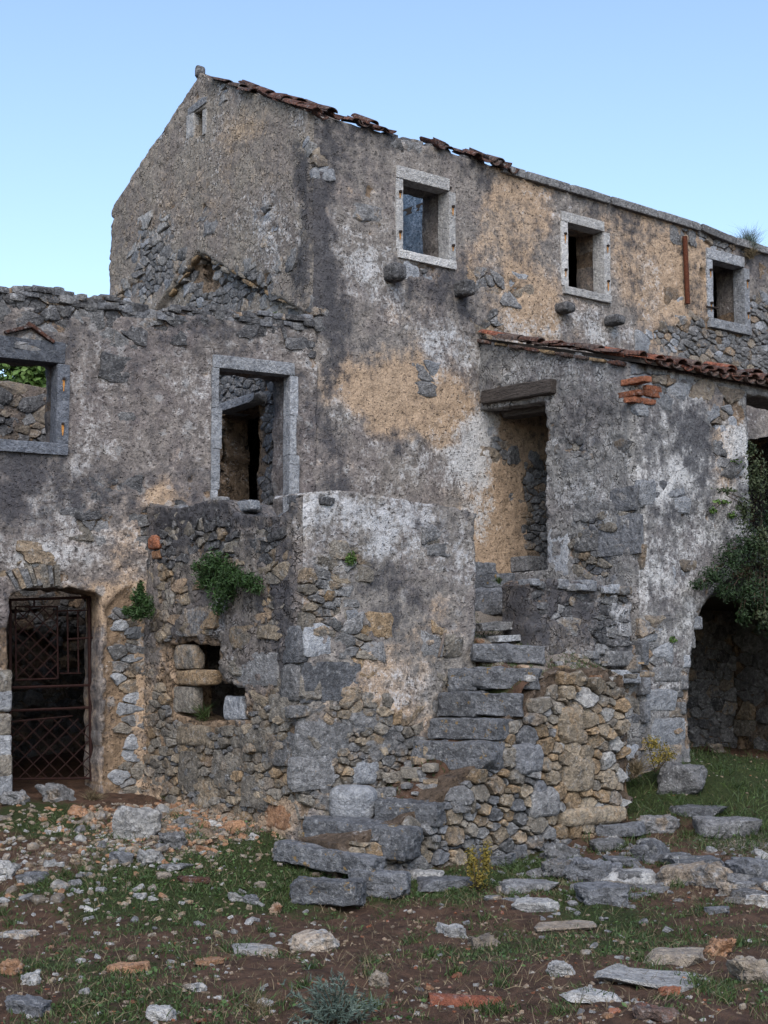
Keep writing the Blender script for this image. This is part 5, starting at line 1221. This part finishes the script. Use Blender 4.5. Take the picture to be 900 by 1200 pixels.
scatter(112, (0, 0, 1, 1), ('orange', 'warm', 'palerock', 'grey'), (.36, .34, .18, .12), (.03, .085), 'in the rubble heap below the terrace', heap=lambda: (rs.normal(215, 55), 935 + abs(rs.normal(0, 26)) + 12))
scatter(70, (0, 960, 210, 1060), ('palerock', 'grey', 'warm', 'orange'), (.35, .35, .2, .1), (.03, .085), 'at the left below the gate')
scatter(36, (0, 1000, 330, 1100), ('palerock', 'warm', 'grey'), (.5, .3, .2), (.02, .06), 'in the left grass')
scatter(34, (0, 1060, 440, 1200), ('palerock', 'warm', 'brick', 'grey', 'orange'), (.36, .2, .16, .16, .12), (.014, .045), 'on the lower left earth')
scatter(30, (440, 1060, 900, 1200), ('palerock', 'warm', 'brick', 'grey', 'orange'), (.36, .2, .16, .16, .12), (.014, .045), 'on the lower right earth')
scatter(24, (580, 985, 900, 1060), ('grey', 'palerock', 'warm'), (.55, .25, .2), (.03, .10), 'among the slabs at the right')
# gravel and crumbs nobody would count
def gravel(name, n, size, mat, label, seed, dens):
    rs = np.random.RandomState(seed)
    P0, F0 = block_verts((1, .8, .55), seed, .3, .25, 2, 4, .8, 1.2); L = len(P0); F0 = np.array(F0)
    N = n * 6; u = rs.uniform(-20, 920, N); v = 935 + 275 * rs.rand(N) ** .9
    d = _fw[None] + ((u - CX) / FPX)[:, None] * _rt + ((CY - v) / FPX)[:, None] * _up
    t = (.25 - EYE) / d[:, 2]; x = d[:, 0] * t + rs.normal(size=N) * .3; y = d[:, 1] * t + rs.normal(size=N) * .3
    ok = (x > 2.3) & (x < 16) & (y > 3.2) & (y < 13.8) & ~((x > XT) & (y > YT - .1) & (x < XP)) & (fbm(x * .8, y * .8, 0, seed, 3) + rs.uniform(-.25, .25, N) > dens)
    x, y = x[ok][:n], y[ok][:n]; n = len(x); V = np.empty((n, L, 3)); z = ground_z(x, y)
    for c in range(n):
        R = np.array(Euler((rs.uniform(-.5, .5), rs.uniform(-.5, .5), rs.uniform(0, 6.28))).to_matrix())
        V[c] = P0 @ R * rs.uniform(*size) + (x[c], y[c], z[c])
    F = (F0[None] + (np.arange(n) * L)[:, None, None]).reshape(-1, 4)
    o = part(name, V.reshape(-1, 3), F, M[mat], None, smooth=False, centre=(8, 9, .2)); tag(o, label, 'gravel', kind='stuff')
gravel('pale_gravel', 500, (.006, .018), 'palerock', 'pale stone chips strewn over the earth', 61, .48)
gravel('brown_gravel', 1300, (.006, .02), 'warm', 'brown stone chips strewn over the earth', 62, .45)
gravel('red_gravel', 260, (.006, .016), 'brick', 'red tile crumbs strewn over the earth', 63, .5)
def heap_rubble(name, n, mat, label, seed, mx=205, sx=62, my=944, sy=30, size=(.012, .04)):
    rs = np.random.RandomState(seed); P0, F0 = block_verts((1, .75, .5), seed, .3, .25, 2, 4, .8, 1.2); L = len(P0); V = np.empty((n, L, 3))
    for c in range(n):
        p = ground_hit(rs.normal(mx, sx), my + abs(rs.normal(0, sy))) ; R = np.array(Euler((rs.uniform(-.6, .6), rs.uniform(-.6, .6), rs.uniform(0, 6.28))).to_matrix())
        V[c] = P0 @ R * rs.uniform(*size) + p + np.array([0, 0, rs.uniform(-.01, .02)])
    F = (np.array(F0)[None] + (np.arange(n) * L)[:, None, None]).reshape(-1, 4)
    o = part(name, V.reshape(-1, 3), F, M[mat], None, smooth=False, centre=(8, 12, .5)); tag(o, label, 'rubble', kind='stuff')
heap_rubble('orange_rubble', 420, 'orange', 'crumbled orange rubble heaped below the terrace wall', 65)
heap_rubble('tan_rubble', 420, 'warm', 'crumbled tan rubble heaped below the terrace wall', 66)
heap_rubble('pale_rubble', 320, 'palerock', 'crumbled pale rubble spread on the ground at left', 67, 95, 100, 955, 70, (.008, .03))
heap_rubble('brown_rubble', 520, 'tanst', 'crumbled brownish rubble spread on the ground at left', 69, 120, 95, 950, 60, (.01, .04))
heap_rubble('grey_rubble', 300, 'grey', 'crumbled grey rubble between the slabs at right', 68, 730, 110, 990, 45, (.012, .04))
print('stones', round(time.time() - T0, 1))

# ------------------------------------------------------------------ grass
def blades(P, D, L, Wd, rs, bend=.35):
    """narrow bent blades: four triangles each"""
    n = len(P); L = np.broadcast_to(L, (n,))[:, None]; Wd = np.broadcast_to(Wd, (n,))[:, None]
    sd_ = np.cross(D, rs.normal(size=(n, 3))); sd_ /= np.linalg.norm(sd_, axis=1, keepdims=True) + 1e-9
    bd = rs.normal(size=(n, 3)) * bend; bd[:, 2] = -abs(bd[:, 2]) * .5
    m = P + D * L * .5 + bd * L * .15; t = P + D * L * .95 + bd * L * .6
    V = np.stack([P - sd_ * Wd / 2, P + sd_ * Wd / 2, m + sd_ * Wd * .4, m - sd_ * Wd * .4, t], 1).reshape(-1, 3)
    k = np.arange(n)[:, None] * 5
    F = [tuple(q) for q in (k + np.array([[0, 1, 2, 3]])).tolist()] + [tuple(q) for q in (k + np.array([[3, 2, 4]])).tolist()]
    A = np.zeros((5 * n, 4)); A[:, 0] = np.repeat(rs.uniform(0, 1, n), 5); A[:, 3] = 1
    return V, F, A
def grass_at(x, y):
    i = np.clip(np.searchsorted(GX, x), 0, len(GX) - 1); j = np.clip(np.searchsorted(GY, y), 0, len(GY) - 1); return GRASS[i, j]
def turf(name, n, mat, Lr, thr, label, seed, wd=.006, box=None, keep=None):
    rs = np.random.RandomState(seed); X = []; 
    u = rs.uniform(-30, 930, n * 4); v = 875 + 335 * rs.rand(n * 4)
    d = _fw[None] + ((u - CX) / FPX)[:, None] * _rt + ((CY - v) / FPX)[:, None] * _up
    z0 = np.interp(v, [875, 905, 950, 1010, 1060, 1200], [.9, .9, .6, .3, .02, .0]); t = (z0 - EYE) / d[:, 2]; x, y = d[:, 0] * t, d[:, 1] * t
    x = x + rs.normal(size=len(x)) * .15; y = y + rs.normal(size=len(x)) * .15
    g_ = grass_at(x, y) + (fbm(x * 6, y * 6, 0, seed, 3) - .5) * 1.1
    ok = (g_ > thr) & (x > 2.2) & (x < 17) & (y > 3.2) & ~((x > XT - .02) & (y > YT - .05) & (x < XP + .9)) & ~((x > 8.2) & (x < 11.5) & (y > YS - .06) & (y < YT)) & (y < 13.5)
    if keep is not None: ok &= keep(x, y)
    x, y = x[ok][:n], y[ok][:n]
    P = np.column_stack([x, y, ground_z(x, y) - .004])
    D = rs.normal(size=(len(x), 3)) * .45; D[:, 2] = 1; D /= np.linalg.norm(D, axis=1, keepdims=True)
    return P, D, rs
P, D, rs = turf('g', 28000, 'grass', 0, .47, '', 71)
V, F, A = blades(P, D, rs.uniform(.02, .055, len(P)), .007, rs)
X = rs.uniform(8.6, 12.2, 9000); Y = rs.uniform(10.58, 12.4, 9000); kq = ((X > XT2) | (Y < 11.15)) & ~((X > 11.38) & (Y < 11.2)) & (fbm(X * 5, Y * 5, 0, 5, 3) > .5); X, Y = X[kq], Y[kq]
P2 = np.column_stack([X, Y, fill_z(X, Y)]); D2 = rs.normal(size=(len(X), 3)) * .5; D2[:, 2] = 1; D2 /= np.linalg.norm(D2, axis=1, keepdims=True)
V2, F2, A2 = blades(P2, D2, rs.uniform(.02, .06, len(X)), .007, rs)
o = part('short_grass', np.concatenate([V, V2]), F + [tuple(i + len(V) for i in f) for f in F2], M['grass'], None, smooth=False, attr=np.concatenate([A, A2]), centre=(8, 9, .2)); tag(o, 'short green grass and moss growing in patches', 'grass', kind='stuff')
P, D, rs = turf('w', 3600, 'green', 0, .5, '', 72)
P[:, 2] += rs.uniform(.004, .03, len(P)); V, F, A = leaves(P, np.tile(ZV, (len(P), 1)), rs.uniform(.015, .04, len(P)), rs, .5, .7)
o = part('ground_weeds', V, F, M['weed'], None, smooth=False, attr=A, centre=(8, 9, .2)); tag(o, 'low broad-leaved weeds among the grass', 'weeds', kind='stuff')
P, D, rs = turf('g', 9000, 'grass', 0, .55, '', 73, keep=lambda x, y: (x > 10.5) & (y > 8.5))
TP = []
for u, v in [(rs.uniform(120, 340), rs.uniform(938, 985)) for k in range(12)] + [(rs.uniform(490, 740), rs.uniform(965, 1030)) for k in range(26)] + [(rs.uniform(0, 900), rs.uniform(1000, 1190)) for k in range(60)] + [(rs.uniform(740, 900), rs.uniform(900, 990)) for k in range(20)]:
    q = ground_hit(u, v)
    if q[1] > 13.3 or (q[0] > XT - .1 and q[1] > YT - .05 and q[0] < XP + .8) or (8.2 < q[0] < 11.5 and YS - .05 < q[1] < YT): continue
    TP.append(q + np.column_stack([rs.normal(size=(55, 2)) * rs.uniform(.025, .07), np.zeros(55)]))
TP = np.concatenate(TP); TP[:, 2] = ground_z(TP[:, 0], TP[:, 1]) - .005; TD = rs.normal(size=(len(TP), 3)) * .5; TD[:, 2] = 1; TD /= np.linalg.norm(TD, axis=1, keepdims=True)
LL = np.concatenate([rs.uniform(.08, .2, len(P)), rs.uniform(.04, .13, len(TP))]); P = np.concatenate([P, TP]); D = np.concatenate([D, TD])
V, F, A = blades(P, D, LL, .007, rs, .6)
o = part('rough_grass', V, F, M['grass'], None, smooth=False, attr=A, centre=(13, 10.5, .9)); tag(o, 'longer dark grass in front of and under the porch arch', 'grass', kind='stuff')
P, D, rs = turf('g', 9000, 'dry', 0, -.2, '', 75)
V, F, A = blades(P, D, rs.uniform(.03, .13, len(P)), .004, rs, .9)
o = part('dry_grass', V, F, M['dry'], None, smooth=False, attr=A, centre=(8, 9, .2)); tag(o, 'thin dry stalks and dead grass over the earth', 'grass', kind='stuff')
print('grass', round(time.time() - T0, 1))

# ------------------------------------------------------------------ plants
def clump_points(blobs, rs, per, depthv, shell=.55):
    """points through ellipsoid clumps; each blob: centre, (rx, ry, rz) along picture-right, depth, up"""
    P, N, S_ = [], [], []
    for c, r, w_ in blobs:
        n = int(per * w_); d = rs.normal(size=(n, 3)); d /= np.linalg.norm(d, axis=1, keepdims=True)
        rad = rs.uniform(shell, 1.0, n) * (.45 + 1.0 * fbm(d[:, 0] * 2 + 5, d[:, 1] * 2 + 5, d[:, 2] * 2 + 5, int(w_ * 100) + 3, 3))
        q = d * rad[:, None]
        P.append(np.asarray(c)[None] + q[:, :1] * r[0] * depthv[0][None] + q[:, 1:2] * r[1] * depthv[1][None] + q[:, 2:] * r[2] * ZV[None])
        N.append(d[:, :1] * depthv[0][None] + d[:, 1:2] * depthv[1][None] + d[:, 2:] * ZV[None]); S_.append(rad)
    return np.concatenate(P), np.concatenate(N), np.concatenate(S_)
def shrub(name, label, cat, base, blobs, mat, per, size, seed, frame, aspect=.5, jit=.7, stems=6, shell=.45, group=None, stem_r=.006):
    rs = np.random.RandomState(seed); o = empty(name, tuple(base), label, cat, group)
    P, N, S_ = clump_points(blobs, rs, per, frame, shell)
    V, F, A = leaves(P, N, rs.uniform(size * .6, size * 1.3, len(P)), rs, jit, aspect)
    part('foliage', V, F, M[mat], o, smooth=False, attr=A)
    for k in range(stems):
        c, r, w_ = blobs[rs.randint(len(blobs))]; e = np.asarray(c) + rs.uniform(-.6, .6, 3) * np.array(r).mean()
        m_ = (np.asarray(base) + e) / 2 + rs.uniform(-.03, .03, 3)
        Vt, Ft = tube([base, m_, e], [stem_r, stem_r * .8, stem_r * .4], 5); part('stem', Vt, Ft, M['twig'], o)
    return o
fr_l = (-YA, -XA); fr_f = (XA, -YA); fr_c = (_rt, -_fx)
def bl(plane, v0, items):
    out = []
    for x, y, rx, ry, dpt, w_ in items:
        c = onX(x, y, v0) if plane == 'X' else onY(x, y, v0) if plane == 'Y' else onD(x, y, v0)
        k = depth(c) / FPX; asp = {'X': .64, 'Y': .78, 'D': 1.0}[plane]
        out.append((c, (rx * k / asp, dpt, ry * k), w_))
    return out
shrub('wall_shrub', 'larger dark evergreen shrub growing from the terrace wall', 'shrub', onX(262, 672, XT), bl('X', XT - .12, ((250, 662, 20, 17, .16, 1.0), (262, 690, 16, 22, .15, 1.0), (288, 680, 17, 13, .13, .8), (240, 680, 11, 14, .1, .5), (272, 672, 14, 14, .14, .6), (300, 690, 8, 8, .08, .15), (232, 664, 8, 8, .08, .15), (256, 712, 8, 10, .08, .2))), 'fern', 1000, .05, 81, fr_l, aspect=.28, jit=1.1, shell=.1, stems=14)
shrub('wall_shrub', 'smaller dark shrub growing beside the top of the gateway', 'shrub', onpl(162, 705, CW, wwall.n), bl('D', 15.5, ((163, 700, 11, 13, .10, .7), (160, 718, 13, 10, .1, .6), (172, 712, 12, 14, .1, .6), (148, 716, 7, 5, .06, .25), (165, 688, 5, 9, .05, .15))), 'fern', 900, .05, 82, fr_c, aspect=.28, jit=1.1, shell=.1, stems=9)
shrub('wall_fern', 'tiny green fern on the light front face of the terrace', 'fern', onY(411, 655, YT), bl('Y', YT - .04, ((411, 655, 7, 10, .04, 1.0),)), 'green', 320, .025, 83, fr_f, stems=2)
shrub('hanging_vine', 'big dark vine hanging over the arch at the right edge', 'vine', onY(885, 640, YP), bl('Y', YP - .22, ((838, 676, 20, 18, .18, .5), (858, 655, 20, 26, .2, .6), (880, 640, 22, 30, .22, .7), (880, 695, 26, 28, .22, .8), (905, 680, 22, 50, .22, .8), (850, 694, 20, 12, .16, .35), (905, 735, 20, 16, .16, .3), (818, 686, 11, 8, .10, .15), (903, 610, 16, 26, .15, .3), (872, 722, 12, 14, .1, .15))), 'ivy', 1400, .042, 84, fr_f, stems=14, stem_r=.012, aspect=.4, shell=.15, jit=.9)
shrub('hanging_vine', 'duller olive vine growing up the opening above the dark vine', 'vine', onY(892, 600, YP), bl('Y', YP - .34, ((888, 560, 18, 36, .12, .8), (872, 600, 12, 26, .1, .4), (896, 640, 18, 30, .12, .7), (880, 528, 8, 12, .06, .2), (850, 575, 20, 5, .04, .12), (894, 720, 14, 14, .1, .2))), 'vine', 800, .045, 85, fr_f, stems=12, stem_r=.008, shell=.1, jit=1.0)
shrub('wall_sprig', 'small green sprig on the pale face of the porch', 'plant', onY(845, 590, YP), bl('Y', YP - .05, ((845, 588, 16, 3, .03, .5), (835, 598, 6, 4, .03, .4), (858, 604, 6, 5, .03, .5), (862, 540, 12, 3, .03, .3))), 'green', 90, .05, 86, fr_f, stems=3, stem_r=.004)
shrub('wall_sprig', 'tiny green tuft low on the porch beside the arch', 'plant', onY(789, 750, YP), bl('Y', YP - .04, ((789, 750, 6, 4, .03, 1),)), 'green', 70, .03, 87, fr_f, stems=2, stem_r=.003)
pb = ground_hit(560, 1046)
shrub('yellow_shrub', 'yellow-green shrub in front of the staircase side wall', 'shrub', pb, bl('D', depth(pb), ((553, 1010, 9, 24, .07, .8), (570, 1006, 8, 26, .07, .8), (561, 1030, 15, 14, .09, .6))), 'yellow', 620, .024, 88, fr_c, stems=10, stem_r=.005, shell=.2)
pb = onY(768, 905, YP - .35)
shrub('yellow_shrub', 'yellow-flowered shrub at the foot of the porch corner', 'shrub', pb, bl('Y', YP - .35, ((765, 872, 13, 12, .12, .6), (782, 884, 12, 13, .12, .6), (770, 890, 20, 12, .12, .5))), 'yellow', 480, .03, 89, fr_f, stems=8, stem_r=.005, shell=.2)
# grey-green spiky bush at the bottom
pb = ground_hit(395, 1203); rs = np.random.RandomState(91)
lav = empty('spiky_bush', tuple(pb), 'grey-green spiky bush cut by the bottom edge', 'bush')
D = rs.normal(size=(70, 3)); D[:, 2] = np.abs(D[:, 2]) * 1.1 + .35; D /= np.linalg.norm(D, axis=1, keepdims=True)
LP, LD = [], []
for k in range(70):
    L = rs.uniform(.14, .30); st = np.asarray(pb) + np.append(rs.normal(size=2) * .05, 0); tip = st + D[k] * L + np.append(rs.normal(size=2) * .03, 0)
    if k < 26:
        Vt, Ft = tube([st, (st + tip) / 2 + rs.normal(size=3) * .01, tip], [.004, .003, .002], 4); part('stem', Vt, Ft, M['twig'], lav)
    t = rs.uniform(.25, 1.02, 26)[:, None]; LP.append(st + (tip - st) * t); d = D[k] + rs.normal(size=(26, 3)) * .6; LD.append(d / np.linalg.norm(d, axis=1, keepdims=True))
LP, LD = np.concatenate(LP), np.concatenate(LD)
V, F, A = blades(LP, LD, rs.uniform(.025, .06, len(LP)), .007, rs, .5); part('foliage', V, F, M['lav'], lav, smooth=False, attr=A)
# dry tufts
def tuft(label, x, y, Y, n, L, mat, seed, wd=.004, spread=.8, name='dry_tuft', loc=None, cat='tuft'):
    rs = np.random.RandomState(seed); p = onY(x, y, Y) if loc is None else loc; o = empty(name, tuple(p), label, cat)
    D = rs.normal(size=(n, 3)) * spread; D[:, 2] = np.abs(D[:, 2]) + .5; D /= np.linalg.norm(D, axis=1, keepdims=True)
    P = np.asarray(p)[None] + rs.normal(size=(n, 3)) * L * .12
    V, F, A = blades(P, D, rs.uniform(L * .4, L, n), wd, rs, .5); part('foliage', V, F, M[mat], o, smooth=False, attr=A)
    D = D[:8]
    for k in range(5):
        Vt, Ft = tube([np.asarray(p), np.asarray(p) + D[k] * L * .7], [.005, .002], 5); part('stem', Vt, Ft, M['twig'], o)
tuft('wispy grey-brown bush growing on the roof edge at right', 878, 288, YF - .02, 420, .38, 'lav', 92, .0045, .55, 'roof_bush', cat='bush')
tuft('brown dry tuft hanging under the roof edge bush', 880, 300, YF - .1, 300, .20, 'dry', 93, .005, .9)
tuft('dry brown weeds at the lower left of the porch', 745, 905, 10.9, 260, .22, 'dry', 94, .005, .7)
tuft('dry weeds in front of the gate threshold', 0, 0, 0, 240, .18, 'dry', 95, .005, .8, loc=ground_hit(108, 938))
tuft('dry weeds at the left foot of the terrace wall', 0, 0, 0, 160, .16, 'grass', 96, .005, .8, loc=ground_hit(200, 938))
tuft('green weeds growing inside the square wall niche', 240, 838, 12.9, 130, .2, 'grass', 97, .006, .7, loc=onX(238, 840, XT + .1))
tuft('green tuft on the broken wall top under the gable', 0, 0, 0, 90, .10, 'green', 98, .006, .7, loc=onX(322, 372, XG - .06))
tuft('thin dead weeds right of the spiky bush', 0, 0, 0, 120, .16, 'dry', 99, .004, .8, loc=ground_hit(300, 1185))
tuft('green tuft under the upper stair slab', 0, 0, 0, 110, .08, 'grass', 100, .006, .8, loc=onY(585, 682, 12.0))
# leaning stick on the stair
a = onY(514, 770, 11.1); b_ = onY(521, 742, 11.16); V, F = tube([a, b_], .014, 6); o = part('stick', V, F, M['woodb'], None); tag(o, 'short grey stick leaning against the terrace beside the steps', 'stick')
# tree behind the wing, seen through its window
tp = onD(30, 700, 21.5); tp[2] = .8
tree = empty('tree', tuple(tp), 'leafy green tree behind the wing, seen through its window', 'tree')
tc = [onD(x, y, 21.5) for x, y in ((18, 425), (45, 432), (30, 450), (60, 455), (0, 455))]
Vt, Ft = tube([tp, tp * .5 + tc[2] * .5 + np.array([.06, 0, 0]), tc[2]], [.12, .09, .05], 8); part('trunk', Vt, Ft, M['twig'], tree)
for c in tc:
    Vt, Ft = tube([tc[2] - ZV * .5, (tc[2] + c) / 2, c], [.04, .03, .015], 6); part('limb', Vt, Ft, M['twig'], tree)
rs = np.random.RandomState(101); P, N, S_ = clump_points([(c, (.36, .36, .26), 1.0) for c in tc], rs, 500, fr_c, .2)
V, F, A = leaves(P, N, rs.uniform(.06, .13, len(P)), rs, .8, .6); part('crown', V, F, M['green'], tree, smooth=False, attr=A)
print('plants', round(time.time() - T0, 1), len(bpy.data.objects))
